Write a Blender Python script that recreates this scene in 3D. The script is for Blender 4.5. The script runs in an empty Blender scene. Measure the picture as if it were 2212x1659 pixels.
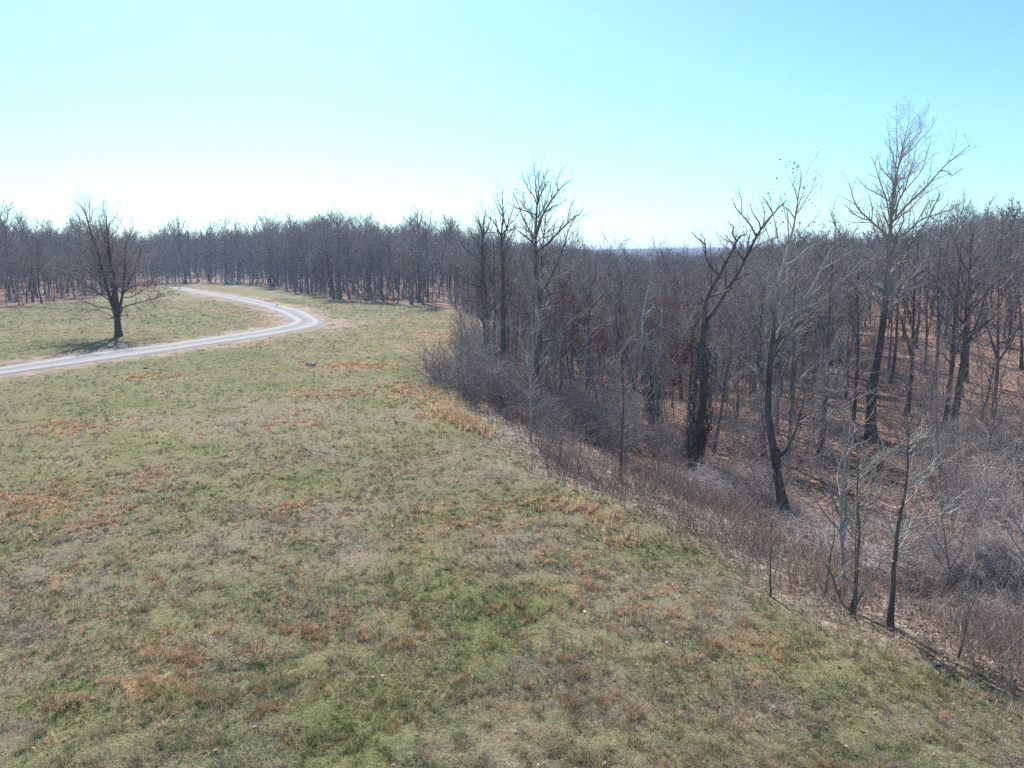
import bpy, math, random
import numpy as np
R_ = math.radians
rng = np.random.default_rng(7)
random.seed(7)
scene = bpy.context.scene
C = scene.collection

# ------------------------------------------------------------------ camera, sky, sun, exposure
CAM_H, PITCH = 10.0, R_(9.6)
FD, CX, CY = 1640.0, 1106.0, 829.5            # focal length and centre in units of a 2212 px wide picture
cam_d = bpy.data.cameras.new("camera"); cam = bpy.data.objects.new("camera", cam_d); C.objects.link(cam)
cam_d.sensor_width = 36.0; cam_d.lens = 36.0 * FD / 2212.0
cam_d.clip_start = 0.1; cam_d.clip_end = 9000.0
cam.location = (0, 0, CAM_H); cam.rotation_euler = (math.pi / 2 - PITCH, 0, 0)
scene.camera = cam

SUN_EL, SUN_AZ = R_(39), R_(-17.5)            # azimuth from +Y towards +X
world = bpy.data.worlds.new("World"); scene.world = world; world.use_nodes = True
wn = world.node_tree.nodes; wl = world.node_tree.links
bg = wn["Background"]; sky = wn.new("ShaderNodeTexSky"); sky.sky_type = 'NISHITA'
sky.sun_disc = False; sky.sun_elevation = SUN_EL; sky.sun_rotation = SUN_AZ
sky.altitude = 200; sky.air_density = 1.0; sky.dust_density = 0.55; sky.ozone_density = 0.6
tint = wn.new("ShaderNodeMix"); tint.data_type = 'RGBA'; tint.blend_type = 'MULTIPLY'; tint.inputs[0].default_value = 1
tint.inputs[7].default_value = (.67, 1.03, 1.16, 1)
wl.new(sky.outputs[0], tint.inputs[6]); wl.new(tint.outputs[2], bg.inputs[0]); bg.inputs[1].default_value = 0.095
sun_d = bpy.data.lights.new("sun", 'SUN'); sun = bpy.data.objects.new("sun", sun_d); C.objects.link(sun)
sun_d.energy = 5.0; sun_d.angle = R_(0.53); sun_d.color = (1.0, 0.945, 0.87)
sun.rotation_euler = (math.pi / 2 - SUN_EL, 0, math.pi - SUN_AZ)
sun.location = (-60, 200, 200)
scene.view_settings.view_transform = 'Standard'; scene.view_settings.look = 'None'
scene.view_settings.exposure = 0.68; scene.view_settings.gamma = 1.0
scene.cycles.max_bounces = 4; scene.cycles.diffuse_bounces = 3; scene.cycles.glossy_bounces = 1
scene.cycles.transmission_bounces = 2; scene.cycles.volume_bounces = 0; scene.cycles.transparent_max_bounces = 4
scene.cycles.use_denoising = False
scene.cycles.use_adaptive_sampling = True; scene.cycles.adaptive_threshold = 0.01
scene.cycles.caustics_reflective = False; scene.cycles.caustics_refractive = False

# ------------------------------------------------------------------ noise and small helpers
def S(a, b, x):
    t = np.clip((np.asarray(x, float) - a) / (b - a), 0, 1); return t * t * (3 - 2 * t)
def _h(ix, iy, seed):
    n = (ix.astype(np.int64) * 374761393 + iy.astype(np.int64) * 668265263 + seed * 974634721) & 0x7fffffff
    n = ((n ^ (n >> 13)) * 1274126177) & 0x7fffffff
    return ((n ^ (n >> 16)) & 0xffffff) / float(0xffffff)
def vnoise(x, y, seed=0):
    ix, iy = np.floor(x), np.floor(y); fx, fy = x - ix, y - iy
    fx, fy = fx * fx * (3 - 2 * fx), fy * fy * (3 - 2 * fy)
    a = _h(ix, iy, seed); b = _h(ix + 1, iy, seed); c = _h(ix, iy + 1, seed); d = _h(ix + 1, iy + 1, seed)
    return (a * (1 - fx) + b * fx) * (1 - fy) + (c * (1 - fx) + d * fx) * fy
def fbm(x, y, sc, seed=0, octv=4):
    x = np.asarray(x, float) / sc; y = np.asarray(y, float) / sc; v = 0; a = .5; t = 0
    for o in range(octv):
        v = v + a * vnoise(x + 17.3 * o, y - 9.1 * o, seed + o * 31); t += a; a *= .55; x = x * 2.03; y = y * 2.03
    return v / t
def ray(px, py):
    dx = (px - CX) / FD; dy = (CY - py) / FD
    return np.array([dx, math.cos(PITCH) + dy * math.sin(PITCH), -math.sin(PITCH) + dy * math.cos(PITCH)])
def flat(px, py, z=0.0):
    d = ray(px, py); t = (z - CAM_H) / d[2]; return d[0] * t, d[1] * t

# edge of the field, traced as ground points: the wood begins beyond it
EDGE_PX = [(2330, 1600), (2212, 1510), (2060, 1425), (1900, 1345), (1760, 1315), (1640, 1262), (1540, 1200), (1450, 1140), (1330, 1075),
           (1180, 1020), (1090, 965), (1050, 928), (980, 872), (925, 845), (930, 790), (985, 735), (1035, 690), (960, 672), (840, 658), (700, 648),
           (600, 628), (520, 616), (430, 611), (372, 614), (330, 622), (250, 640), (150, 652), (60, 664), (0, 672), (-200, 700), (-600, 760)]
EDGE = [(60., -60.), (22., 2.)] + [flat(*p) for p in EDGE_PX] + [(-120., -60.)]
EDGE = np.array(EDGE)
def edge_s(x, y):
    """distance to the edge of the field, positive in the wood"""
    x = np.asarray(x, float).ravel(); y = np.asarray(y, float).ravel()
    best = np.full(x.shape, 1e18); inside = np.zeros(x.shape, bool)
    for i in range(len(EDGE)):
        ax, ay = EDGE[i]; bx, by = EDGE[(i + 1) % len(EDGE)]
        ex, ey = bx - ax, by - ay
        t = np.clip(((x - ax) * ex + (y - ay) * ey) / (ex * ex + ey * ey), 0, 1)
        best = np.minimum(best, (x - ax - t * ex) ** 2 + (y - ay - t * ey) ** 2)
        c = (ay > y) != (by > y)
        xi = ax + (y - ay) / (by - ay if by != ay else 1e-9) * ex
        inside ^= c & (x < xi)
    d = np.sqrt(best)
    return np.where(inside, -d, d)
def height(x, y, s=None):
    x = np.asarray(x, float).ravel(); y = np.asarray(y, float).ravel()
    if s is None: s = edge_s(x, y)
    d = np.hypot(x, y); az = np.degrees(np.arctan2(x, y))
    wr = S(-6, 5, az) * S(150, 110, az)
    z = wr * (-4.2 * S(-3, 17, s) - 1.1 * np.exp(-((s - 11 - 3 * fbm(x, y, 14, 5, 2)) / 2.2) ** 2) * S(70, 45, d) * S(8, 20, az))
    z = z - 7.5 * np.exp(-((az - 11) / 7.0) ** 2) * S(55, 190, d) * S(0, 30, s) * S(1100, 500, d)
    z = z + 6.0 * S(17, 29, az) * S(150, 100, az) * S(85, 190, d)
    z = z + (fbm(x, y, 22, 3, 3) - .5) * (.45 + .9 * S(0, 20, s)) * S(4, 30, d)
    z = z + 17 * S(900, 1900, d) + (fbm(x, y, 420, 9, 3) - .5) * 22 * S(800, 1600, d)
    return z
def at(px, py):
    """the point of the ground seen at a place of the photograph"""
    d = ray(px, py); t = np.concatenate([np.arange(8, 120, .1), np.arange(120, 420, .4)]) / math.hypot(d[0], d[1])
    p = d[None, :] * t[:, None]; z = height(p[:, 0], p[:, 1]); f = p[:, 2] + CAM_H - z
    k = int(np.argmax(f < 0))
    if f[k] >= 0: k = len(t) - 1
    a = f[k - 1] / (f[k - 1] - f[k] + 1e-12); q = p[k - 1] * (1 - a) + p[k] * a
    return np.array([q[0], q[1], q[2] + CAM_H])
def plane_pt(px, py, Y):
    """a point of the photograph at forward distance Y"""
    d = ray(px, py); t = Y / d[1]; return np.array([d[0] * t, Y, CAM_H + d[2] * t])
def crop(x0, y0, sc):
    return lambda px, py: ((x0 + px / sc) * .73733, (y0 + py / sc) * .73733)

# ------------------------------------------------------------------ objects and meshes
def tag(o, label=None, cat=None, group=None, kind=None):
    if label: o["label"] = label
    if cat: o["category"] = cat
    if group: o["group"] = group
    if kind: o["kind"] = kind
    return o
def link(o, parent=None):
    C.objects.link(o)
    if parent is not None: o.parent = parent
    return o
def empty(name, loc=(0, 0, 0)):
    o = bpy.data.objects.new(name, None); o.empty_display_size = .3; o.location = loc; C.objects.link(o); return o
def mesh_np(name, V, F, mat=None, col=None, smooth=True, colname="Col", matidx=None):
    """V (n,3); F list of index arrays, each (m,k)"""
    me = bpy.data.meshes.new(name); V = np.ascontiguousarray(V, np.float32)
    me.vertices.add(len(V)); me.vertices.foreach_set("co", V.ravel())
    Fs = [np.asarray(f, np.int32) for f in (F if isinstance(F, list) else [F]) if len(f)]
    sizes = np.concatenate([np.full(len(f), f.shape[1], np.int32) for f in Fs]); idx = np.concatenate([f.ravel() for f in Fs])
    me.loops.add(len(idx)); me.loops.foreach_set("vertex_index", idx)
    me.polygons.add(len(sizes)); st = np.zeros(len(sizes), np.int32); st[1:] = np.cumsum(sizes)[:-1]
    me.polygons.foreach_set("loop_start", st); me.polygons.foreach_set("loop_total", sizes)
    me.polygons.foreach_set("use_smooth", np.full(len(sizes), smooth))
    for m in (mat if isinstance(mat, (list, tuple)) else [mat]):
        if m: me.materials.append(m)
    if matidx is not None: me.polygons.foreach_set("material_index", np.asarray(matidx, np.int32))
    if col is not None:
        a = me.attributes.new(colname, 'FLOAT_COLOR', 'POINT')
        c = np.ones((len(V), 4), np.float32); c[:, :col.shape[1]] = col; a.data.foreach_set("color", c.ravel())
    me.update(calc_edges=True)
    return me
def obj_np(name, V, F, mat=None, parent=None, **k):
    return link(bpy.data.objects.new(name, mesh_np(name, V, F, mat, **k)), parent)

# ------------------------------------------------------------------ materials
def new_mat(name):
    m = bpy.data.materials.new(name); m.use_nodes = True; nt = m.node_tree
    return m, nt.nodes, nt.links, nt.nodes["Principled BSDF"]
def ramp(n, stops):
    r = n.new("ShaderNodeValToRGB"); e = r.color_ramp.elements
    while len(e) < len(stops): e.new(.5)
    for x, (p, c) in zip(e, stops): x.position = p; x.color = (*c, 1)
    return r
def bark_mat(name, dark, light, scale=3.0, bump=.5, pale=None, pale_from=None):
    m, n, l, b = new_mat(name); b.inputs["Roughness"].default_value = .85; b.inputs["Specular IOR Level"].default_value = .25
    tc = n.new("ShaderNodeTexCoord"); mp = n.new("ShaderNodeMapping"); mp.inputs["Scale"].default_value = (1, 1, .25)
    l.new(tc.outputs["Object"], mp.inputs[0])
    t = n.new("ShaderNodeTexNoise"); t.inputs["Scale"].default_value = scale; t.inputs["Detail"].default_value = 4
    l.new(mp.outputs[0], t.inputs[0])
    r = ramp(n, [(.32, dark), (.68, light)]); l.new(t.outputs[0], r.inputs[0])
    oi = n.new("ShaderNodeObjectInfo"); hv = n.new("ShaderNodeHueSaturation")
    mr = n.new("ShaderNodeMapRange"); mr.inputs[3].default_value = .7; mr.inputs[4].default_value = 1.35
    l.new(oi.outputs["Random"], mr.inputs[0]); l.new(mr.outputs[0], hv.inputs["Value"])
    src = r.outputs[0]
    if pale:
        # smooth pale bark high on the tree, plates of dark bark peeling off it lower down
        sx = n.new("ShaderNodeSeparateXYZ"); l.new(tc.outputs["Object"], sx.inputs[0])
        t2 = n.new("ShaderNodeTexNoise"); t2.inputs["Scale"].default_value = .9; l.new(mp.outputs[0], t2.inputs[0])
        ad = n.new("ShaderNodeMath"); ad.operation = 'MULTIPLY_ADD'; l.new(t2.outputs[0], ad.inputs[0]); ad.inputs[1].default_value = 9; l.new(sx.outputs[2], ad.inputs[2])
        mr2 = n.new("ShaderNodeMapRange"); mr2.inputs[1].default_value = pale_from; mr2.inputs[2].default_value = pale_from + 4
        l.new(ad.outputs[0], mr2.inputs[0])
        mx = n.new("ShaderNodeMix"); mx.data_type = 'RGBA'; l.new(mr2.outputs[0], mx.inputs[0]); l.new(src, mx.inputs[6]); mx.inputs[7].default_value = (*pale, 1)
        src = mx.outputs[2]
    l.new(src, hv.inputs["Color"]); l.new(hv.outputs[0], b.inputs["Base Color"])
    if bump:
        bp = n.new("ShaderNodeBump"); bp.inputs["Strength"].default_value = bump; bp.inputs["Distance"].default_value = .05
        l.new(t.outputs[0], bp.inputs["Height"]); l.new(bp.outputs[0], b.inputs["Normal"])
    return m
def blade_mat(name, trans=.35, fixed=None):
    """thin leaf or blade: colour from the Col attribute, some light shines through"""
    m, n, l, b = new_mat(name); n.remove(b); out = n["Material Output"]
    d = n.new("ShaderNodeBsdfDiffuse"); t = n.new("ShaderNodeBsdfTranslucent"); mx = n.new("ShaderNodeMixShader"); mx.inputs[0].default_value = trans
    if fixed is None:
        a = n.new("ShaderNodeAttribute"); a.attribute_name = "Col"; src = a.outputs["Color"]
        l.new(src, d.inputs[0]); l.new(src, t.inputs[0])
    else: d.inputs[0].default_value = t.inputs[0].default_value = (*fixed, 1)
    l.new(d.outputs[0], mx.inputs[1]); l.new(t.outputs[0], mx.inputs[2]); l.new(mx.outputs[0], out.inputs[0])
    return m
def plain(name, col, rough=.6, metal=0.0):
    m, n, l, b = new_mat(name); b.inputs["Roughness"].default_value = rough; b.inputs["Metallic"].default_value = metal
    t = n.new("ShaderNodeTexNoise"); t.inputs["Scale"].default_value = 6; t.inputs["Detail"].default_value = 5
    r = ramp(n, [(.3, tuple(c * .8 for c in col)), (.7, tuple(min(1, c * 1.15) for c in col))])
    l.new(t.outputs[0], r.inputs[0]); l.new(r.outputs[0], b.inputs["Base Color"]); return m

M_BARK = bark_mat("bark", (.062, .052, .049), (.20, .17, .155))
M_TWIG = bark_mat("twig", (.20, .17, .16), (.40, .345, .325), 2.0, 0)
M_OAKT = bark_mat("oak_twig", (.20, .155, .14), (.38, .31, .28), 2.0, 0)
M_OAK = bark_mat("oak_bark", (.05, .038, .033), (.14, .11, .095), 4)
M_SYC = bark_mat("sycamore_bark", (.055, .045, .04), (.15, .125, .11), 3, .4, (.46, .42, .37), 14)
M_SYCT = bark_mat("sycamore_twig", (.20, .175, .16), (.40, .36, .33), 2.0, 0)
M_PALE = bark_mat("pale_bark", (.2, .18, .16), (.42, .39, .35), 3, .3)
M_DEADWOOD = bark_mat("weathered_wood", (.30, .28, .25), (.62, .59, .54), 3, .3)
M_VINE = bark_mat("vine_stem", (.05, .042, .04), (.13, .11, .10), 2, 0)
M_SAP = bark_mat("sapling_bark", (.075, .06, .05), (.20, .165, .14), 5, .3)
M_SAPT = bark_mat("sapling_twig", (.24, .205, .175), (.50, .45, .39), 2, 0)
M_CANE = bark_mat("cane", (.27, .23, .215), (.58, .51, .48), 2.2, 0)
M_THICK = bark_mat("thicket_twig", (.14, .115, .115), (.34, .29, .285), 2.0, 0)
M_BLADE = blade_mat("grass_blade", .42)
M_LEAF = blade_mat("dead_leaf", .3)
M_WEED = blade_mat("dry_weed", .35)

# ------------------------------------------------------------------ branches
def frames(T):
    ref = np.where(np.abs(T[..., 2:3]) > .85, np.array([1., 0, 0]), np.array([0, 0, 1.]))
    u = np.cross(T, ref); u /= np.linalg.norm(u, axis=-1, keepdims=True) + 1e-9
    return u, np.cross(T, u)
def tubes(P, Rr, sides):
    """tube mesh of N branches of K points"""
    N, K, _ = P.shape
    T = np.empty_like(P); T[:, 1:-1] = P[:, 2:] - P[:, :-2]; T[:, 0] = P[:, 1] - P[:, 0]; T[:, -1] = P[:, -1] - P[:, -2]
    T /= np.linalg.norm(T, axis=-1, keepdims=True) + 1e-9
    # one reference direction per branch keeps a tube from twisting
    Tm = T.mean(1, keepdims=True); Tm /= np.linalg.norm(Tm, axis=-1, keepdims=True) + 1e-9
    u0, _v = frames(Tm); u = u0 - (u0 * T).sum(-1, keepdims=True) * T; u /= np.linalg.norm(u, axis=-1, keepdims=True) + 1e-9
    v = np.cross(T, u)
    a = np.arange(sides) * 2 * math.pi / sides
    ring = u[:, :, None, :] * np.cos(a)[None, None, :, None] + v[:, :, None, :] * np.sin(a)[None, None, :, None]
    V = (P[:, :, None, :] + ring * Rr[:, :, None, None]).reshape(-1, 3)
    k = np.arange(K - 1)[:, None]; s = np.arange(sides)[None, :]; s2 = (s + 1) % sides
    q = np.stack([k * sides + s, k * sides + s2, (k + 1) * sides + s2, (k + 1) * sides + s], -1).reshape(-1, 4)
    F = (q[None] + (np.arange(N) * K * sides)[:, None, None]).reshape(-1, 4)
    return V, F
def join(parts):
    Vs, Fs, o = [], [], 0
    for V, F in parts:
        Vs.append(V); Fs.append(F + o); o += len(V)
    return np.concatenate(Vs), np.concatenate(Fs)
def unit(a): return a / (np.linalg.norm(a, axis=-1, keepdims=True) + 1e-9)
def grow(P, Rr, per_m, tr, ratio, ang, up, K, rr, rmin, wander, g, minlen=.15, maxlen=9e9, nmin=1, nmax=99, flatten=0.0, tip=.25):
    """side branches on N parent branches"""
    N, K0, _ = P.shape
    L = np.linalg.norm(np.diff(P, axis=1), axis=-1).sum(1)
    cnt = np.clip(np.round(L * per_m * g.uniform(.75, 1.25, N)), nmin, nmax).astype(int)
    idx = np.repeat(np.arange(N), cnt); n = len(idx)
    first = np.repeat(np.cumsum(cnt) - cnt, cnt); j = np.arange(n) - first
    t = tr[0] + (tr[1] - tr[0]) * (j + g.uniform(0, 1, n)) / np.repeat(cnt, cnt)
    f = np.clip(t, 0, .999) * (K0 - 1); i0 = f.astype(int); fr = (f - i0)[:, None]
    A, B = P[idx, i0], P[idx, i0 + 1]; pos = A * (1 - fr) + B * fr; tan = unit(B - A)
    r_at = Rr[idx, i0] * (1 - fr[:, 0]) + Rr[idx, i0 + 1] * fr[:, 0]
    u, v = frames(tan); az = j * 2.399963 + g.uniform(0, 6.28, N)[idx] + g.uniform(-.5, .5, n)
    al = np.radians(g.uniform(ang[0], ang[1], n))[:, None]
    d = np.cos(al) * tan + np.sin(al) * (np.cos(az)[:, None] * u + np.sin(az)[:, None] * v)
    d[:, 2] = d[:, 2] * (1 - flatten) + up[0]; d = unit(d)
    ln = np.clip(L[idx] * ratio * (1.12 - .62 * (t - tr[0]) / max(1e-3, tr[1] - tr[0])) * g.uniform(.65, 1.25, n), minlen, maxlen)
    out = np.empty((n, K, 3)); out[:, 0] = pos
    for k in range(1, K):
        d = d + g.normal(0, wander, (n, 3)); d[:, 2] += up[1]; d = unit(d)
        out[:, k] = out[:, k - 1] + d * (ln / (K - 1))[:, None]
    r0 = np.maximum(rmin, np.minimum(r_at * rr, r_at * .85)); q = np.linspace(0, 1, K)[None, :]
    RR = np.maximum(rmin * .55, r0[:, None] * (1 - q * (1 - tip)))
    return out, RR
def make_tree(g, H=18.0, r=.24, clear=.42, style="forest", rmin=.012, dens=1.0, levels=4, lean=.03, limbs=18):
    """trunk part and crown part of one bare tree, base at the origin"""
    K = 14; z = np.linspace(0, 1, K)
    w = np.cumsum(g.normal(0, .13, (K, 2)), 0) * (H / 18); w -= w[0]
    ln = g.normal(0, lean, 2) * H
    P = np.stack([w[:, 0] + ln[0] * z, w[:, 1] + ln[1] * z, z * H], -1)[None]
    Rr = (r * (1 - .93 * z ** .9) * (1 + .55 * np.exp(-z * 26)))[None]
    A = tubes(P, Rr, 9)
    ratio = .36 if style == "forest" else .5
    L1, R1 = grow(P, Rr, limbs / H, (clear, .97), ratio, (24, 58) if style == "forest" else (35, 75), (.16, .06), 8, .74, rmin * 1.6, .12, g)
    # a few dead or low twigs on the bole
    tr = [A, tubes(L1, R1, 6)]
    L2, R2 = grow(L1, R1, 1.4 * dens, (.2, 1), .42, (25, 60), (.14, .06), 6, .68, rmin * 1.3, .15, g, .5)
    cr = [tubes(L2, R2, 4)]
    if levels > 2:
        L3, R3 = grow(L2, R2, 2.4 * dens, (.12, 1), .45, (22, 60), (.1, .04), 5, .6, rmin, .18, g, .35)
        cr.append(tubes(L3, R3, 3))
        E3, ER3 = grow(L1, R1, 1.6 * dens, (.3, 1), .16, (25, 65), (.1, .04), 4, .4, rmin, .18, g, .4); cr.append(tubes(E3, ER3, 3))
    if levels > 3:
        L4, R4 = grow(L3, R3, 3.8 * dens, (.1, 1), .5, (20, 60), (.08, .04), 3, .6, rmin * .8, .2, g, .25)
        cr.append(tubes(L4, R4, 3))
    low, lr = grow(P, Rr, .55, (.12, clear + .1), .09, (50, 85), (.05, .03), 5, .2, rmin, .2, g, .6)
    cr.append(tubes(low, lr, 3))
    l2, lr2 = grow(low, lr, 3, (.2, 1), .45, (30, 60), (.05, .02), 3, .6, rmin * .8, .2, g, .25); cr.append(tubes(l2, lr2, 3))
    return join(tr), join(cr)

def mesh_tree(g, name, mats, **k):
    (tv, tf), (cv, cf) = make_tree(g, **k)
    return mesh_np(name + "_trunk", tv, tf, mats[0]), mesh_np(name + "_crown", cv, cf, mats[1])

def place_tree(name, meshes, loc, rz, sc, label, group=None, tilt=(0, 0), cat="tree"):
    e = empty(name, loc); e.rotation_euler = (tilt[0], tilt[1], rz); e.scale = sc if hasattr(sc, "__len__") else (sc, sc, sc)
    tag(e, label, cat, group)
    for pn, me in zip(("trunk", "crown", "foliage"), meshes):
        link(bpy.data.objects.new(pn, me), e)
    return e

# ------------------------------------------------------------------ road outline (traced on the ground)
c6, c1 = crop(600, 860, 4.424), crop(0, 500, 2.212)
ROAD_FAR = [c1(1082, 755), c1(1150, 752), c1(1250, 765), c6(220, 0), c6(460, 40), c6(700, 80), c6(900, 130), c6(1130, 180), c6(1300, 220),
            c6(1420, 280), c6(1525, 345), c6(1562, 383), c6(1520, 422), c6(1400, 455), c6(1200, 492), c6(900, 550), c6(600, 592), c6(300, 637), c6(0, 680),
            c1(1000, 1190), c1(800, 1217), c1(500, 1261), c1(200, 1302), c1(0, 1331), c1(-300, 1375), c1(-900, 1480)]
ROAD_NEAR = [c1(1084, 759), c1(1110, 764), c1(1180, 780), c6(30, 30), c6(220, 56), c6(450, 106), c6(700, 166), c6(900, 240), c6(1020, 298),
             c6(1095, 342), c6(1098, 358), c6(1070, 383), c6(950, 420), c6(700, 470), c6(440, 515), c6(200, 547), c6(0, 575),
             c1(1000, 1135), c1(700, 1165), c1(480, 1195), c1(200, 1240), c1(0, 1275), c1(-300, 1315), c1(-900, 1400)]
def dense(pts, n):
    p = np.array([at(*q)[:2] for q in pts]); L = np.r_[0, np.cumsum(np.linalg.norm(np.diff(p, axis=0), axis=1))]
    t = np.linspace(0, L[-1], n); q = np.stack([np.interp(t, L, p[:, 0]), np.interp(t, L, p[:, 1])], 1)
    k = np.array([1, 2, 3, 2, 1.]) / 9
    for _i in range(2):
        e = np.pad(q, ((2, 2), (0, 0)), mode="edge"); s = sum(e[i:i + n] * k[i] for i in range(5)); s[0], s[-1] = q[0], q[-1]; q = s
    return q
NR = 220
RA, RB = dense(ROAD_FAR, NR), dense(ROAD_NEAR, NR)
ROAD_POLY = np.concatenate([RA, RB[::-1]])
def poly_sdf(poly, x, y):
    global EDGE
    keep = EDGE; EDGE = poly; r = -edge_s(x, y); EDGE = keep; return -r
def road_s(x, y):
    x = np.asarray(x, float).ravel(); y = np.asarray(y, float).ravel(); out = np.full(x.shape, 99.)
    m = (x > -90) & (x < 0) & (y > 30) & (y < 320)
    if m.any(): out[m] = poly_sdf(ROAD_POLY[::3], x[m], y[m])
    return out

# ------------------------------------------------------------------ what grows where on the field
def ell(px, py, rx, ry):
    c = at(px, py); a = at(px, py + ry); b = at(px, py - ry); d = math.hypot(c[0], c[1])
    return c[0], c[1], max(.3, rx * d / FD), max(.4, .5 * math.hypot(a[0] - b[0], a[1] - b[1]))
RUSTY = [ell(*e) for e in [(70, 1085, 110, 34), (205, 1130, 60, 25), (625, 1095, 50, 12), (1030, 1130, 130, 34), (1245, 1235, 90, 55), (1560, 1420, 125, 48),
    (150, 920, 80, 14), (655, 915, 45, 10), (330, 1030, 30, 25), (930, 722, 130, 14), (860, 752, 100, 10), (720, 850, 90, 10), (540, 740, 60, 6), (590, 690, 45, 8),
    (330, 812, 50, 6), (960, 690, 90, 7), (990, 800, 60, 25), (880, 840, 60, 14), (1050, 700, 60, 10), (470, 650, 60, 5), (1420, 1310, 90, 30), (640, 1350, 200, 40),
    (330, 1440, 90, 60), (760, 790, 90, 8), (480, 672, 60, 4), (1150, 1090, 140, 15), (1270, 1110, 60, 18), (850, 690, 60, 5), (960, 860, 60, 30), (200, 712, 120, 5)]]
LILAC = [ell(*e) for e in [(900, 1010, 160, 25), (1200, 1160, 200, 40), (80, 1370, 70, 25), (520, 1100, 35, 12), (1140, 1435, 30, 12), (700, 985, 120, 15), (1500, 1330, 200, 60),
    (1000, 960, 110, 20), (230, 1150, 80, 25), (20, 1590, 50, 25), (460, 1180, 80, 25), (1100, 1230, 120, 40), (600, 905, 140, 12), (1650, 1520, 160, 60), (2000, 1560, 120, 40),
    (160, 700, 30, 5), (750, 905, 160, 10), (1020, 1030, 120, 20), (1300, 1480, 120, 50), (540, 640, 30, 3)]]
LUSH = [ell(*e) for e in [(560, 1290, 170, 50), (620, 1500, 260, 70), (300, 960, 140, 15), (640, 780, 90, 12), (1000, 1060, 80, 12), (150, 745, 130, 8), (420, 680, 100, 8),
    (1150, 985, 60, 20), (1500, 1545, 50, 30), (560, 715, 70, 6), (900, 800, 70, 12), (760, 1010, 120, 18), (100, 1040, 130, 15), (420, 1560, 160, 50), (1290, 1090, 50, 14), (980, 750, 80, 6)]]
def patch(L, x, y):
    v = np.zeros(x.shape)
    for cx, cy, a, b in L:
        q = ((x - cx) / a) ** 2 + ((y - cy) / b) ** 2; v = np.maximum(v, np.exp(-q * 1.1))
    return v
def field_mix(x, y):
    """shares of green, straw, grey-lilac and rusty growth on the field"""
    n1, n2, n3 = fbm(x, y, 7, 11, 4), fbm(x, y, 1.3, 23, 3), fbm(x, y, 3.2, 37, 4)
    green = np.clip(.68 + .30 * S(35, 70, np.hypot(x, y)) + 1.1 * (n1 - .5) + 1.5 * (n2 - .5) + .4 * patch(LUSH, x, y), .04, 1.5)
    lil = np.clip(.36 + 1.7 * (n3 - .55) + .8 * patch(LILAC, x, y) * (.3 + n2), 0, 2)
    near = S(60, 25, np.hypot(x, y)); rn = S(.50, .62, fbm(x, y, .42, 51, 2)) * near + S(.36, .6, fbm(x, y, 1.2, 52, 3)) * (1 - near)
    rust = np.clip(1.7 * patch(RUSTY, x, y) * rn * (1 - .45 * near) + (.9 * S(.55, .75, n3) * S(.45, .65, n2) + .12) * rn, 0, 2)
    straw = np.clip(.42 + 1.2 * (fbm(x, y, 2.1, 61, 3) - .5), .05, 1)
    t = green + lil + rust + straw
    return green / t, straw / t, lil / t, rust / t
GREEN, STRAW, LILACC, RUST = (np.array(c) for c in [(.132, .165, .055), (.385, .325, .21), (.345, .28, .25), (.52, .32, .195)])
DIRT, LITTER, WEEDC = np.array((.385, .285, .24)), np.array((.225, .15, .118)), np.array((.29, .23, .195))

def ground_colour(x, y, s, d):
    g, st, li, ru = field_mix(x, y)
    col = g[:, None] * GREEN + st[:, None] * STRAW * .8 + li[:, None] * LILACC * .8 + ru[:, None] * RUST * .85
    rs = road_s(x, y); n = fbm(x, y, 1.6, 71, 4); n2 = fbm(x, y, 6, 77, 3)
    bend = np.zeros(x.shape); cx, cy, _a, _b = BEND
    bend = np.exp(-(((x - cx) / 4.2) ** 2 + ((y - cy) / 11.0) ** 2) * 1.3)
    tx_, ty_, _a, _b = TREE_FOOT; foot = np.exp(-(((x - tx_) / 2.6) ** 2 + ((y - ty_) / 4.0) ** 2)) * (.2 + n)
    dirt = np.clip(foot + S(4.0, .3, rs - 3.6 * (n2 - .45)) * (.45 + 1.3 * n) + 1.25 * bend * (.3 + n), 0, 1) * S(.30, .5, n + .25 * S(.8, 0, rs))
    col = col * (1 - dirt[:, None]) + (DIRT * (.45 + 1.0 * fbm(x, y, .8, 79, 3)[:, None])) * dirt[:, None]
    az = np.degrees(np.arctan2(x, y))
    weed = S(-1.9, 1.9, s + 4.6 * (fbm(x, y, 3.2, 83, 4) - .5)) * S(-8, 2, az)
    col = col * (1 - weed[:, None]) + WEEDC * (.55 + .9 * fbm(x, y, .7, 85, 3)[:, None]) * weed[:, None]
    wood = S(0.5, 5.5, s + 2.5 * (n2 - .5) - 5 * S(0, 6, az) * S(90, 40, d))
    col = col * (1 - wood[:, None]) + LITTER * (.7 + .6 * n[:, None]) * wood[:, None]
    far = S(250, 700, d)
    col = col * (1 - far[:, None]) + np.array((.105, .085, .08)) * far[:, None]
    return col, np.clip(wood + weed * .6, 0, 1), dirt
BEND = ell(732, 702, 40, 18); TREE_FOOT = ell(255, 745, 30, 10)

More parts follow.
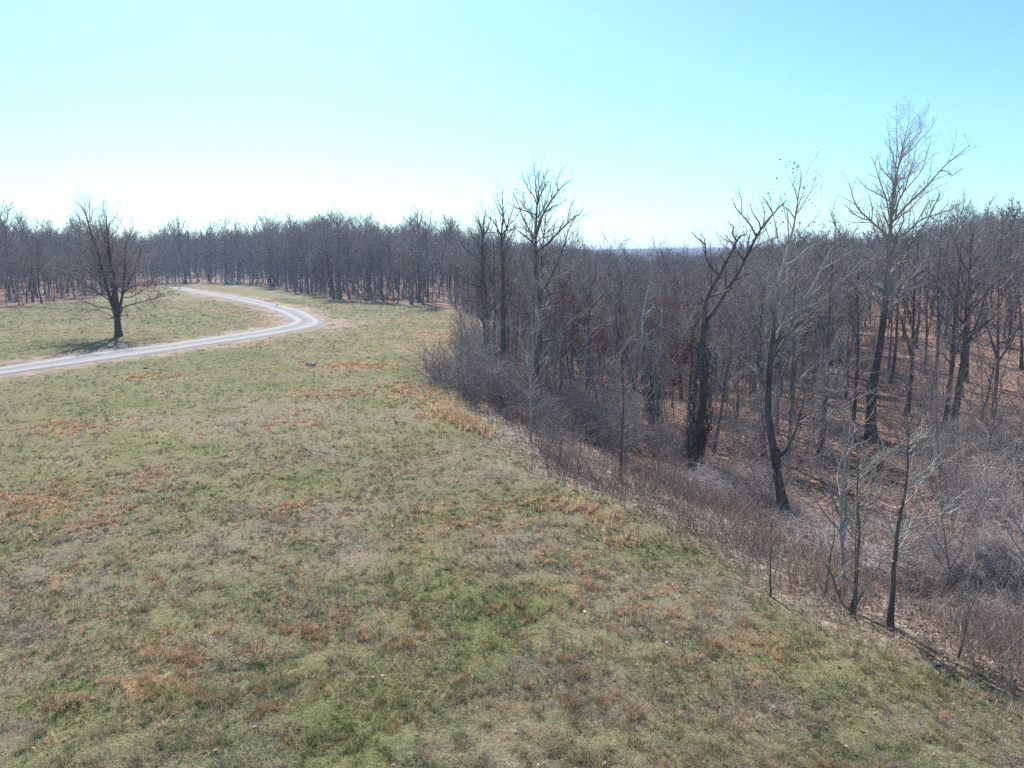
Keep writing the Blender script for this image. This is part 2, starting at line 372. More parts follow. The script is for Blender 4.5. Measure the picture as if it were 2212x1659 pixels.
# ------------------------------------------------------------------ the ground: one sheet to the horizon
ang = np.concatenate([np.arange(-52, 52.01, .25), np.arange(56, 308, 4.)]); ang = np.radians(ang)
rad = 2.0 * 1.0152 ** np.arange(0, 516)
GA, GR = np.meshgrid(ang, rad)
gx, gy = (GR * np.sin(GA)).ravel(), (GR * np.cos(GA)).ravel()
gs = edge_s(gx, gy); gd = np.hypot(gx, gy); gz = height(gx, gy, gs)
gz = gz + (fbm(gx, gy, .9, 91, 2) - .5) * .10 * S(90, 30, gd) * S(0.2, 1.5, road_s(gx, gy))
gcol, gwood, gdirt = ground_colour(gx, gy, gs, gd)
na, nr = len(ang), len(rad)
ii, jj = np.meshgrid(np.arange(nr - 1), np.arange(na), indexing="ij"); j2 = (jj + 1) % na
gq = np.stack([ii * na + jj, (ii + 1) * na + jj, (ii + 1) * na + j2, ii * na + j2], -1).reshape(-1, 4)[:, ::-1]
gv = np.stack([gx, gy, gz], 1); gv = np.vstack([gv, [[0, 0, float(height(0., 0.)[0])]]])
fan = np.stack([np.full(na, len(gv) - 1), np.arange(na), (np.arange(na) + 1) % na], 1)[:, ::-1]
m, n, l, b = new_mat("ground"); b.inputs["Roughness"].default_value = .95; b.inputs["Specular IOR Level"].default_value = .1
a = n.new("ShaderNodeAttribute"); a.attribute_name = "Col"; tc = n.new("ShaderNodeTexCoord")
t1 = n.new("ShaderNodeTexNoise"); t1.inputs["Scale"].default_value = 9; t1.inputs["Detail"].default_value = 6; t1.inputs["Roughness"].default_value = .7
l.new(tc.outputs["Object"], t1.inputs[0]); r1 = ramp(n, [(.30, (.55,) * 3), (.5, (.95,) * 3), (.72, (1.35,) * 3)]); l.new(t1.outputs[0], r1.inputs[0])
t3 = n.new("ShaderNodeTexNoise"); t3.inputs["Scale"].default_value = 42; t3.inputs["Detail"].default_value = 3; l.new(tc.outputs["Object"], t3.inputs[0])
r3 = ramp(n, [(.34, (.45, .43, .40)), (.5, (.95,) * 3), (.68, (1.7, 1.62, 1.45))]); l.new(t3.outputs[0], r3.inputs[0])
m13 = n.new("ShaderNodeMix"); m13.data_type = 'RGBA'; m13.blend_type = 'MULTIPLY'; m13.inputs[0].default_value = 1; l.new(r1.outputs[0], m13.inputs[6]); l.new(r3.outputs[0], m13.inputs[7])
vo = n.new("ShaderNodeTexVoronoi"); vo.inputs["Scale"].default_value = 5.5; vo.inputs["Randomness"].default_value = 1; l.new(tc.outputs["Object"], vo.inputs[0])
r2 = ramp(n, [(.0, (.28, .24, .24)), (.45, (.8, .78, .76)), (.8, (1.4, 1.3, 1.25)), (1, (2.6, 2.5, 2.4))]); sv = n.new("ShaderNodeSeparateColor")
l.new(vo.outputs["Color"], sv.inputs[0]); l.new(sv.outputs[0], r2.inputs[0])
mxa = n.new("ShaderNodeMix"); mxa.data_type = 'RGBA'; l.new(a.outputs["Alpha"], mxa.inputs[0]); l.new(m13.outputs[2], mxa.inputs[6]); l.new(r2.outputs[0], mxa.inputs[7])
mu = n.new("ShaderNodeMix"); mu.data_type = 'RGBA'; mu.blend_type = 'MULTIPLY'; mu.inputs[0].default_value = 1
l.new(a.outputs["Color"], mu.inputs[6]); l.new(mxa.outputs[2], mu.inputs[7]); l.new(mu.outputs[2], b.inputs["Base Color"])
bp = n.new("ShaderNodeBump"); bp.inputs["Strength"].default_value = .8; bp.inputs["Distance"].default_value = .08; l.new(t1.outputs[0], bp.inputs["Height"]); l.new(bp.outputs[0], b.inputs["Normal"])
tag(obj_np("ground", gv, [gq, fan], m, col=np.c_[np.vstack([gcol, gcol[:1]]), np.r_[gwood, 0]]), kind="structure")

# ------------------------------------------------------------------ gravel road
NC = 15
tt = np.linspace(0, 1, NC)[None, :, None]
rp = RA[:, None, :] * (1 - tt) + RB[:, None, :] * tt
wob = (fbm(np.arange(NR) * 1.0, np.zeros(NR), 2.2, 5, 3) - .5) * 1.5
rp[:, 0] += wob[:, None] * .5; rp[:, -1] -= wob[::-1, None] * .5
rx, ry = rp[..., 0].ravel(), rp[..., 1].ravel()
u = np.tile(np.linspace(0, 1, NC), NR)
rz = height(rx, ry) + np.where((u < .01) | (u > .99), -.12, .05 + .07 * np.sin(u * math.pi))
i, j = np.meshgrid(np.arange(NR - 1), np.arange(NC - 1), indexing="ij")
rq = np.stack([i * NC + j, i * NC + j + 1, (i + 1) * NC + j + 1, (i + 1) * NC + j], -1).reshape(-1, 4)
trk = np.exp(-((u - .24) / .07) ** 2) + np.exp(-((u - .40) / .04) ** 2) * .5 + np.exp(-((u - .74) / .08) ** 2)
rc = np.stack([np.clip(trk, 0, 1), u, np.clip(np.minimum(u, 1 - u) / .12, 0, 1)], 1)
m, n, l, b = new_mat("gravel"); b.inputs["Roughness"].default_value = .9; b.inputs["Specular IOR Level"].default_value = .2
a = n.new("ShaderNodeAttribute"); a.attribute_name = "Col"; sc_ = n.new("ShaderNodeSeparateColor"); l.new(a.outputs["Color"], sc_.inputs[0])
tc = n.new("ShaderNodeTexCoord"); t1 = n.new("ShaderNodeTexNoise"); t1.inputs["Scale"].default_value = 7; t1.inputs["Detail"].default_value = 8; t1.inputs["Roughness"].default_value = .75; l.new(tc.outputs["Object"], t1.inputs[0])
r1 = ramp(n, [(.3, (.11, .11, .118)), (.55, (.235, .235, .25)), (.75, (.42, .41, .41))]); l.new(t1.outputs[0], r1.inputs[0])
mx = n.new("ShaderNodeMix"); mx.data_type = 'RGBA'; ms = n.new("ShaderNodeMath"); ms.operation = 'MULTIPLY'; ms.inputs[1].default_value = .8; l.new(sc_.outputs[0], ms.inputs[0]); l.new(ms.outputs[0], mx.inputs[0])
l.new(r1.outputs[0], mx.inputs[6]); mx.inputs[7].default_value = (.47, .44, .41, 1)
t2 = n.new("ShaderNodeTexNoise"); t2.inputs["Scale"].default_value = .8; l.new(tc.outputs["Object"], t2.inputs[0])
mx2 = n.new("ShaderNodeMix"); mx2.data_type = 'RGBA'; iv = n.new("ShaderNodeMath"); iv.operation = 'SUBTRACT'; l.new(t2.outputs[0], iv.inputs[0]); l.new(sc_.outputs[2], iv.inputs[1])
cl = n.new("ShaderNodeClamp"); l.new(iv.outputs[0], cl.inputs[0]); l.new(cl.outputs[0], mx2.inputs[0]); l.new(mx.outputs[2], mx2.inputs[6]); mx2.inputs[7].default_value = (.36, .27, .21, 1)
l.new(mx2.outputs[2], b.inputs["Base Color"])
bp = n.new("ShaderNodeBump"); bp.inputs["Strength"].default_value = .5; bp.inputs["Distance"].default_value = .04; l.new(t1.outputs[0], bp.inputs["Height"]); l.new(bp.outputs[0], b.inputs["Normal"])
tag(obj_np("gravel_road", np.stack([rx, ry, rz], 1), rq[:, ::-1], m, col=rc), kind="structure")

# ------------------------------------------------------------------ the trees one can tell apart: limbs set out as in the photograph, twigs grown on them
def resample(p, K):
    p = np.asarray(p, float); L = np.r_[0, np.cumsum(np.linalg.norm(np.diff(p, axis=0), axis=1))]; t = np.linspace(0, L[-1], K * 4)
    q = np.stack([np.interp(t, L, p[:, c]) for c in range(p.shape[1])], 1)
    for _i in range(3):
        e = np.pad(q, ((1, 1), (0, 0)), mode="edge"); s = (e[:-2] + 2 * e[1:-1] + e[2:]) / 4; s[0], s[-1] = q[0], q[-1]; q = s
    return q[np.round(np.linspace(0, K * 4 - 1, K)).astype(int)]
HERO_XY = []
def traced_tree(label, base, lines, mats, group=None, name="tree", extra=4, dens=1.0, rmin=.009, sub=(1.3, .36, 3.2), depth=.55, leaves=None, vine=None, broken=(), pale=(), seed=1, deep=4, cat="tree", tip=.12, up=(.2, .06), side_ang=(25, 60)):
    """lines: list of (function of a crop or None, points, radius at the start, end radius or None); the first is the trunk"""
    g = np.random.default_rng(seed); b = at(*base); Y = b[1]; HERO_XY.append((b[0], b[1])); K = 14
    placed = np.zeros((0, 3)); prad = np.zeros(0); PP, RR = [], []
    for k, (cf, pts, r0, r1) in enumerate(lines):
        px = [cf(*p) if cf else p for p in pts]
        p = resample(np.array([plane_pt(q[0], q[1], Y) - b for q in px]), K)
        L = np.linalg.norm(np.diff(p, axis=0), axis=1).sum(); q = np.linspace(0, 1, K)
        if k == 0:
            off = np.array([0, 0, -.25]) - p[0]; p = p + off * (1 - q[:, None]) ** 4; p[:, 1] = np.cumsum(g.normal(0, .05, K)); p[:, 1] -= p[0, 1]
            rr = r0 * (1 - q) + (r1 if r1 else r0 * tip) * q; rr = rr * (1 + .5 * np.exp(-q * L / .7))
        else:
            dd = (placed[:, 0] - p[0, 0]) ** 2 + (placed[:, 2] - p[0, 2]) ** 2; m_ = int(np.argmin(dd))
            snap = placed[m_] - p[0]; y0 = placed[m_, 1]
            if dd[m_] > 1.2 ** 2: snap = np.zeros(3); y0 = 0
            snap[1] = 0; p = p + snap * ((1 - q[:, None]) ** 3)
            sl = g.uniform(-depth, depth); lat = abs(p[-1, 0] - p[0, 0]) + .35 * abs(p[-1, 2] - p[0, 2])
            p[:, 1] = y0 + sl * lat * q ** .9 + np.cumsum(g.normal(0, .03 * L / K, K)) * (q > 0)
            r0 = min(r0, prad[m_] * .9) if dd[m_] < 1.2 ** 2 else r0
            rr = r0 * (1 - q) ** .8 + (r1 if r1 else max(rmin * 1.2, r0 * tip)) * (1 - (1 - q) ** .8)
        p[1:-1] += g.normal(0, .012 * L / K, (K - 2, 3)); rr = np.maximum(rr, rmin)
        fp = np.stack([np.interp(np.linspace(0, K - 1, 60), np.arange(K), p[:, c]) for c in range(3)], 1)
        placed = np.vstack([placed, fp]); prad = np.r_[prad, np.interp(np.linspace(0, K - 1, 60), np.arange(K), rr)]
        PP.append(p); RR.append(rr)
    P, Rr = np.array(PP), np.array(RR)
    pl = np.isin(np.arange(len(P)), pale); big = np.array([l[2] >= .03 for l in lines]) & ~pl; tr = [tubes(P[:1], Rr[:1], 10)] + ([tubes(P[1:][big[1:]], Rr[1:][big[1:]], 7)] if big[1:].any() else [])
    twg = np.array([k for k in range(len(P)) if k not in broken])
    sm = ~big & ~pl; cr = [tubes(P[sm], Rr[sm], 5)] if sm.any() else []
    if extra:
        E, ER = grow(P[:1], Rr[:1], 1, (.45, .93), .3, (30, 60), (.15, .06), K, .55, rmin * 1.5, .08, g, nmin=extra, nmax=extra)
        E[:, :, 1] = E[:, :1, 1] + (E[:, :, 1] - E[:, :1, 1]) * 1.25
        tr.append(tubes(E, ER, 6)); P2, R2 = np.concatenate([P[twg], E]), np.concatenate([Rr[twg], ER])
    else: P2, R2 = P[twg], Rr[twg]
    main = np.zeros(len(P2), bool); main[0] = True
    A, AR = grow(P2[~main], R2[~main], sub[0] * dens, (.18, 1), sub[1], side_ang, up, 7, .55, rmin * 1.3, .13, g, .5, sub[2]) if (~main).any() else (np.zeros((0, 7, 3)), np.zeros((0, 7)))
    B, BR = grow(P2[main], R2[main], sub[0] * dens, (.38, 1), .16, side_ang, up, 7, .5, rmin * 1.3, .13, g, .5, sub[2])
    A, AR = np.concatenate([A, B]), np.concatenate([AR, BR]); cr.append(tubes(A, AR, 4))
    T3, R3 = grow(A, AR, 2.6 * dens, (.12, 1), .45, (22, 58), (.12, .05), 5, .6, rmin, .16, g, .3); cr.append(tubes(T3, R3, 3))
    D3, DR3 = grow(P2[~main], R2[~main], 1.6 * dens, (.3, 1), .1, (25, 60), (.1, .05), 4, .35, rmin, .16, g, .4, 1.2) if (~main).any() else (T3[:1], R3[:1]); cr.append(tubes(D3[:, :, :], DR3, 3))
    if deep > 3:
        T4, R4 = grow(T3, R3, 4 * dens, (.1, 1), .5, (20, 58), (.1, .04), 3, .6, rmin * .8, .18, g, .2); cr.append(tubes(T4, R4, 3))
    tv, tf = join(tr); cv, cf_ = join(cr)
    e = empty(name, b); tag(e, label, cat, group)
    obj_np("trunk", tv, tf, mats[0], e); obj_np("crown", cv, cf_, mats[1], e)
    for k in np.nonzero(pl)[0]: obj_np("bare_limb", *tubes(P[k:k + 1], Rr[k:k + 1], 8), M_BLEACH_LIT, e)
    if leaves:
        n_, lo, hi, colr, size, cond = leaves; pt = T3[:, -1]; pt = pt[cond(pt)] if cond else pt
        pt = pt[g.integers(0, len(pt), n_)] + g.normal(0, .12, (n_, 3)); leaf_obj("foliage", pt, size, colr, e, g)
    if vine:
        z0, z1, rad_, n_ = vine; vines(e, P[0], z0, z1, rad_, n_, g)
    return e
def leaf_quads(pt, size, g, hang=.5):
    n_ = len(pt); d = unit(g.normal(0, 1, (n_, 3)) * [1, 1, .6] + [0, 0, -hang]); w = unit(np.cross(d, g.normal(0, 1, (n_, 3))))
    s_ = (size * g.uniform(.6, 1.4, n_))[:, None]
    bow = np.cross(d, w) * s_ * .18
    V = np.stack([pt, pt + d * s_ * .5 + w * s_ * .32 + bow, pt + d * s_, pt + d * s_ * .5 - w * s_ * .32 + bow], 1).reshape(-1, 3)
    k = np.arange(n_)[:, None] * 4
    return V, np.concatenate([k + [0, 1, 2], k + [0, 2, 3]])
def leaf_obj(name, pt, size, colr, parent, g):
    V, F = leaf_quads(pt, size, g); c = np.array(colr)[None] * g.uniform(.6, 1.4, (len(pt), 1)) * (1 + g.normal(0, .08, (len(pt), 3)))
    return obj_np(name, V, F, M_LEAF, parent, col=np.clip(np.repeat(c, 4, 0), 0, 1), smooth=False)
def vines(parent, trunk, z0, z1, rad_, n_, g):
    """thick ropes and hanging strands of vine round a trunk"""
    K = 9; z = np.sort(g.uniform(z0, z1, (n_, 2)), 1); z[:, 1] = np.minimum(z1, z[:, 0] + g.uniform(.8, 3.5, n_))
    zz = z[:, :1] + (z[:, 1:] - z[:, :1]) * np.linspace(0, 1, K)[None]
    cx_ = np.interp(zz, trunk[:, 2], trunk[:, 0]); cy_ = np.interp(zz, trunk[:, 2], trunk[:, 1])
    a = g.uniform(0, 6.28, (n_, 1)) + np.cumsum(g.normal(0, .28, (n_, K)), 1)
    prof = rad_ * (.5 + .7 * np.sin(np.clip((zz - z0) / (z1 - z0), 0, 1) * math.pi) ** .6) * (.6 + .8 * vnoise(zz * .9, a * .6, 77))
    rr = prof * g.uniform(.4, 1.1, (n_, 1)) + np.abs(np.cumsum(g.normal(0, .07, (n_, K)), 1))
    P = np.stack([cx_ + rr * np.cos(a), cy_ + rr * np.sin(a), zz], -1)
    V1 = tubes(P, np.full((n_, K), 1) * g.uniform(.008, .03, (n_, 1)), 4)
    B, BR = grow(P, np.full((n_, K), .012), 1.6, (0, 1), .35, (30, 90), (-.15, -.06), 5, .7, .007, .35, g, .3, 1.1)
    V, F = join([V1, tubes(B, BR, 3)]); obj_np("vine", V, F, M_VINE, parent)

M_BLEACH_LIT = bark_mat("bleached_sunlit_wood", (.34, .32, .29), (.74, .71, .66), 3, .3)  # bleached wood, brightened to paint in sun highlights on the chosen limbs
A_ = crop(120, 540, 3.3175); B_ = crop(1330, 460, 4.1475); Cc = crop(1330, 800, 3.606); C3 = crop(1250, 450, 1.659); D4 = crop(1780, 650, 3.3175)
C5 = crop(1950, 1000, 3.016); F_ = crop(2400, 300, 2.765); G_ = crop(2150, 480, 3.3175); C4 = crop(1900, 300, 1.508); S5 = crop(1900, 1100, 1.7463); W_ = crop(2500, 550, 2.765)
N = None
# the oak standing alone in the field
traced_tree("broad bare tree with a forked trunk standing alone in the field beside the gravel road", A_(752, 1478),
  [(A_, [(750, 1485), (745, 1400), (738, 1320), (738, 1240), (735, 1150)], .41, .31),
   (A_, [(725, 1330), (690, 1180), (655, 1080), (620, 930), (590, 780), (560, 640), (500, 480), (470, 330), (440, 235), (420, 215)], 0.286, N),
   (A_, [(690, 1180), (640, 1000), (560, 850), (480, 640), (380, 500), (350, 430), (330, 370), (320, 355)], 0.137, N),
   (A_, [(740, 1200), (745, 1100), (730, 950), (715, 750), (710, 560), (705, 430), (710, 365), (720, 305)], 0.286, N),
   (A_, [(755, 1280), (775, 1100), (780, 950), (770, 750), (760, 600), (800, 505), (840, 395)], 0.177, N),
   (A_, [(700, 1000), (680, 850), (675, 700), (640, 550), (650, 400), (630, 335), (615, 305)], 0.113, N),
   (A_, [(775, 1080), (830, 860), (850, 700), (890, 560), (910, 515), (905, 475)], 0.113, N),
   (A_, [(850, 700), (930, 580), (980, 530), (1010, 515)], 0.065, N),
   (A_, [(780, 1220), (850, 1180), (940, 1150), (1050, 1120), (1150, 1070), (1200, 1030)], 0.088, N),
   (A_, [(780, 1110), (880, 1100), (960, 1060), (1050, 1010), (1150, 990)], 0.073, N),
   (A_, [(780, 1050), (850, 1000), (920, 990), (1000, 950), (1100, 900)], 0.065, N),
   (A_, [(680, 1220), (600, 1200), (500, 1185), (400, 1150), (300, 1130), (200, 1120)], 0.081, N),
   (A_, [(690, 1310), (620, 1315), (545, 1300)], 0.048, N),
   (A_, [(690, 1290), (640, 1240), (560, 1210), (420, 1210), (250, 1200), (100, 1190)], 0.081, N),
   (A_, [(660, 1150), (600, 1100), (500, 1050), (400, 980), (300, 900), (150, 850), (60, 800)], 0.088, N),
   (A_, [(650, 1060), (560, 960), (450, 850), (350, 780), (250, 700), (200, 640)], 0.088, N),
   (A_, [(620, 930), (520, 800), (420, 700), (330, 600), (280, 520)], 0.073, N),
   (A_, [(640, 1100), (540, 1000), (400, 900), (250, 820), (120, 760)], 0.065, N),
   (A_, [(800, 1290), (830, 1280), (850, 1265)], 0.032, N),
   (A_, [(640, 980), (540, 800), (440, 700), (300, 640)], 0.073, N),
   (A_, [(555, 560), (555, 400), (530, 335), (545, 295)], 0.056, N),
   (A_, [(780, 960), (850, 800), (960, 680), (1050, 600)], 0.073, N),
   (A_, [(590, 780), (500, 620), (420, 575), (300, 535)], 0.065, N),
   (A_, [(710, 600), (680, 485), (660, 355)], 0.056, N), (A_, [(715, 640), (760, 465), (770, 315)], 0.056, N)],
  (M_OAK, M_OAKT), extra=7, seed=11, dens=1.1, rmin=.0105, up=(.03, .02), side_ang=(25, 65), sub=(1.6, .42, 3.4), depth=1.1,
  leaves=(900, 0, 0, (.16, .075, .05), .16, lambda p: (p[:, 2] < 7) & (p[:, 0] > .3)), tip=.1)
# three trunks at the corner of the wood
H2 = "trunks at the corner of the wood"
traced_tree("leaning tree at the wood's corner with low limbs reaching left over the field", Cc(385, 955),
  [(N, [Cc(385, 960), Cc(370, 880), Cc(340, 650), Cc(320, 450), Cc(305, 250), Cc(295, 50), B_(345, 1300), B_(340, 1100), B_(350, 960), B_(358, 820), B_(376, 700), B_(388, 640)], .33, .03),
   (B_, [(350, 950), (320, 830), (290, 700), (270, 620)], .10, N), (B_, [(355, 930), (300, 800), (230, 760), (210, 730)], .08, N), (B_, [(370, 930), (470, 915), (520, 915)], .07, N),
   (B_, [(345, 1000), (400, 900), (440, 780), (455, 650)], .08, N), (Cc, [(335, 640), (290, 500), (270, 470), (230, 400), (150, 330), (60, 310), (-20, 320)], .12, N),
   (Cc, [(305, 290), (210, 290), (130, 285), (60, 250), (-30, 210)], .10, N), (Cc, [(300, 190), (265, 150), (170, 110), (60, 60)], .09, N),
   (Cc, [(350, 700), (350, 500), (340, 300), (330, 120), (345, 20)], .17, N), (B_, [(345, 1250), (250, 1200), (150, 1130), (60, 960)], .09, N)],
  (M_BARK, M_TWIG), H2, seed=21, extra=5)
traced_tree("thin middle trunk of three at the corner of the wood", Cc(440, 1010),
  [(N, [Cc(440, 1010), Cc(430, 800), Cc(425, 600), Cc(430, 400), Cc(425, 200), Cc(430, 50), B_(480, 1500), B_(490, 1300), B_(495, 1180), B_(480, 1050), B_(470, 950)], .17, .03),
   (B_, [(490, 1180), (450, 1140), (390, 1105)], .07, N), (Cc, [(430, 400), (480, 260), (540, 210)], .07, N), (B_, [(490, 1380), (560, 1300), (580, 1280)], .06, N)],
  (M_BARK, M_TWIG), H2, seed=22, extra=6)
traced_tree("straight dark trunk, rightmost of three at the corner of the wood", Cc(520, 1000),
  [(N, [Cc(520, 1005), Cc(520, 700), Cc(520, 500), Cc(510, 350), Cc(515, 150), B_(595, 1500), B_(590, 1300), B_(575, 1100), B_(580, 900), B_(595, 700), B_(595, 550), B_(590, 400)], .33, .02),
   (B_, [(600, 1050), (640, 880), (680, 740), (720, 620), (735, 560)], .12, N), (B_, [(575, 960), (510, 830), (460, 760), (400, 730)], .10, N), (B_, [(595, 740), (540, 650), (510, 560), (495, 480)], .07, N),
   (B_, [(640, 870), (610, 770), (620, 700)], .06, N), (Cc, [(540, 560), (560, 350), (600, 230), (610, 130)], .12, N), (Cc, [(500, 560), (450, 430), (440, 390)], .08, N), (B_, [(640, 900), (740, 870), (800, 840)], .05, N)],
  (M_BARK, M_TWIG), H2, seed=23, extra=5)
# the tall tree right of them
traced_tree("tallest bare tree right of the field corner, with a wide forked crown against the sky", Cc(885, 1425),
  [(N, [Cc(885, 1430), Cc(892, 1150), Cc(898, 900), Cc(900, 650), Cc(910, 450), B_(990, 1400), B_(985, 1200), B_(992, 1000), B_(1000, 850), B_(995, 700), B_(1005, 600), B_(1025, 490), B_(1045, 400), B_(1040, 280), B_(1020, 150)], .37, .015),
   (B_, [(1010, 980), (1050, 800), (1100, 660), (1180, 530), (1250, 430), (1340, 340), (1440, 270)], 0.122, N), (B_, [(1250, 430), (1240, 300), (1270, 230), (1320, 140)], 0.043, N),
   (B_, [(1015, 570), (1060, 440), (1110, 350), (1170, 260)], 0.058, N), (B_, [(1100, 350), (1110, 230), (1160, 130)], 0.036, N), (B_, [(1045, 400), (1085, 300), (1090, 180)], 0.036, N),
   (B_, [(1005, 580), (970, 470), (910, 400), (840, 240), (825, 160)], 0.058, N), (B_, [(940, 430), (920, 300), (885, 170)], 0.036, N),
   (B_, [(992, 690), (880, 660), (780, 630), (660, 570)], 0.058, N), (B_, [(994, 770), (900, 650), (840, 560), (780, 500), (735, 480)], 0.058, N), (B_, [(860, 590), (840, 500), (830, 450)], 0.029, N),
   (B_, [(1005, 1160), (1060, 1100), (1150, 1060), (1210, 980), (1300, 890), (1400, 790), (1440, 740), (1540, 690), (1600, 600)], 0.115, N),
   (B_, [(1385, 790), (1400, 680), (1430, 590), (1475, 490)], 0.043, N), (B_, [(1210, 980), (1180, 900), (1240, 860), (1320, 840)], 0.043, N),
   (B_, [(1090, 680), (1180, 620), (1280, 580), (1370, 510)], 0.043, N), (B_, [(1180, 530), (1200, 400), (1240, 330)], 0.036, N), (B_, [(985, 1060), (920, 1000), (860, 960), (740, 860), (700, 830)], 0.065, N), (B_, [(900, 990), (860, 880), (855, 850)], 0.036, N),
   (Cc, [(905, 735), (1000, 720), (1090, 700), (1130, 620), (1200, 540), (1320, 460), (1420, 400), (1580, 340)], 0.094, N), (Cc, [(915, 530), (1000, 460), (1060, 430), (1130, 380), (1200, 270), (1250, 130)], 0.086, N),
   (Cc, [(905, 380), (940, 290), (1000, 220), (1090, 210), (1180, 150), (1250, 110)], 0.086, N), (Cc, [(1150, 170), (1120, 100), (1115, 20)], 0.043, N)],
  (M_BARK, M_TWIG), pale=(17,), seed=31, extra=5, dens=1.2, rmin=.0105)  # pale limb: its sun highlight is painted by the brighter wood
traced_tree("slim bare tree just right of the tallest forked tree's trunk", Cc(860, 1290),
  [(N, [Cc(862, 1290), Cc(850, 1000), Cc(860, 700), B_(1050, 1400), B_(1060, 1330), B_(1080, 1150), B_(1090, 1000), B_(1110, 830), B_(1105, 700)], .22, .03),
   (B_, [(1110, 830), (1120, 700), (1165, 640), (1200, 590)], .06, N), (B_, [(1060, 1340), (1130, 1260), (1240, 1230)], .07, N), (B_, [(1100, 990), (1180, 950), (1260, 900)], .05, N), (B_, [(1115, 800), (1180, 740), (1250, 640)], .05, N), (B_, [(1095, 960), (1060, 880), (1050, 800)], .05, N)],
  (M_BARK, M_TWIG), seed=32, extra=6)
traced_tree("bare tree with an upright fan of limbs, right of the tallest forked tree", Cc(1405, 1425),
  [(Cc, [(1405, 1430), (1405, 1200), (1405, 1000), (1405, 800), (1420, 600), (1430, 480), (1440, 380), (1445, 200), (1440, 50), (1430, -60), (1440, -160)], .28, .02),
   (Cc, [(1430, 420), (1410, 250), (1340, 120), (1310, 50), (1290, -60)], .10, N), (Cc, [(1445, 380), (1490, 300), (1560, 240), (1610, 180), (1680, 60)], .09, N), (Cc, [(1405, 560), (1380, 350), (1340, 150)], .09, N),
   (Cc, [(1430, 600), (1480, 540), (1520, 560)], .06, N), (Cc, [(1440, 200), (1490, 60), (1510, -60)], .07, N), (Cc, [(1410, 640), (1340, 480), (1240, 450), (1200, 470)], .07, N), (Cc, [(1410, 1200), (1440, 1000), (1430, 880)], .12, N)],
  (M_BARK, M_TWIG), seed=33, extra=7, dens=1.1)
traced_tree("thin crooked tree between the tallest tree and the fan-shaped tree", Cc(1115, 1440),
  [(Cc, [(1115, 1440), (1125, 1250), (1140, 1050), (1130, 900), (1095, 780), (1090, 700), (1110, 560), (1090, 400)], .17, .03), (Cc, [(1130, 1280), (1190, 1180), (1260, 1130)], .07, N), (Cc, [(1140, 920), (1150, 780), (1180, 680), (1190, 560)], .09, N)],
  (M_BARK, M_TWIG), seed=34, extra=9)
# the vine-hung, broken one
traced_tree("vine-covered stub with broken pale upright limbs, right of the fan-shaped tree", C3(1112, 1352),
  [(C3, [(1115, 1355), (1105, 1250), (1098, 1150), (1095, 1085)], .36, .24),
   (C3, [(1096, 1090), (1120, 1010), (1132, 930), (1150, 830), (1160, 740)], .16, N), (C3, [(1100, 1090), (1090, 1072), (1060, 1085), (1042, 1050), (1035, 1000), (1045, 880), (1062, 850)], .14, .08),
   (C3, [(1045, 900), (1045, 800), (1065, 700), (1080, 640)], .08, .03), (C3, [(1088, 1110), (1072, 1080), (1068, 950), (1060, 870)], .12, N), (C3, [(1040, 880), (1035, 780), (1030, 680), (1000, 620), (975, 540), (970, 460)], .10, N),
   (C3, [(1030, 680), (1060, 600), (1080, 520)], .06, N), (C3, [(1050, 790), (1090, 745), (1100, 730)], .04, .02), (C3, [(1150, 950), (1190, 1010), (1230, 1020), (1245, 980)], .06, .02), (C3, [(1120, 1140), (1180, 1160), (1240, 1120)], .06, N)],
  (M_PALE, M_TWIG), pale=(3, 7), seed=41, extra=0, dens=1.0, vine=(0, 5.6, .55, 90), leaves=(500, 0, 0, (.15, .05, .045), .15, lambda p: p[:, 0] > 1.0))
traced_tree("dark leaning trunk left of the vine-covered stub", C3(1012, 1150),
  [(C3, [(1012, 1155), (990, 1040), (960, 930), (945, 900), (920, 850), (925, 760)], .2, .04), (C3, [(1015, 1145), (1050, 1110), (1075, 1100)], .08, N), (C3, [(975, 980), (985, 880), (990, 800)], .08, N), (C3, [(950, 910), (900, 850), (870, 810)], .05, N)],
  (M_BARK, M_TWIG), seed=42, extra=6)
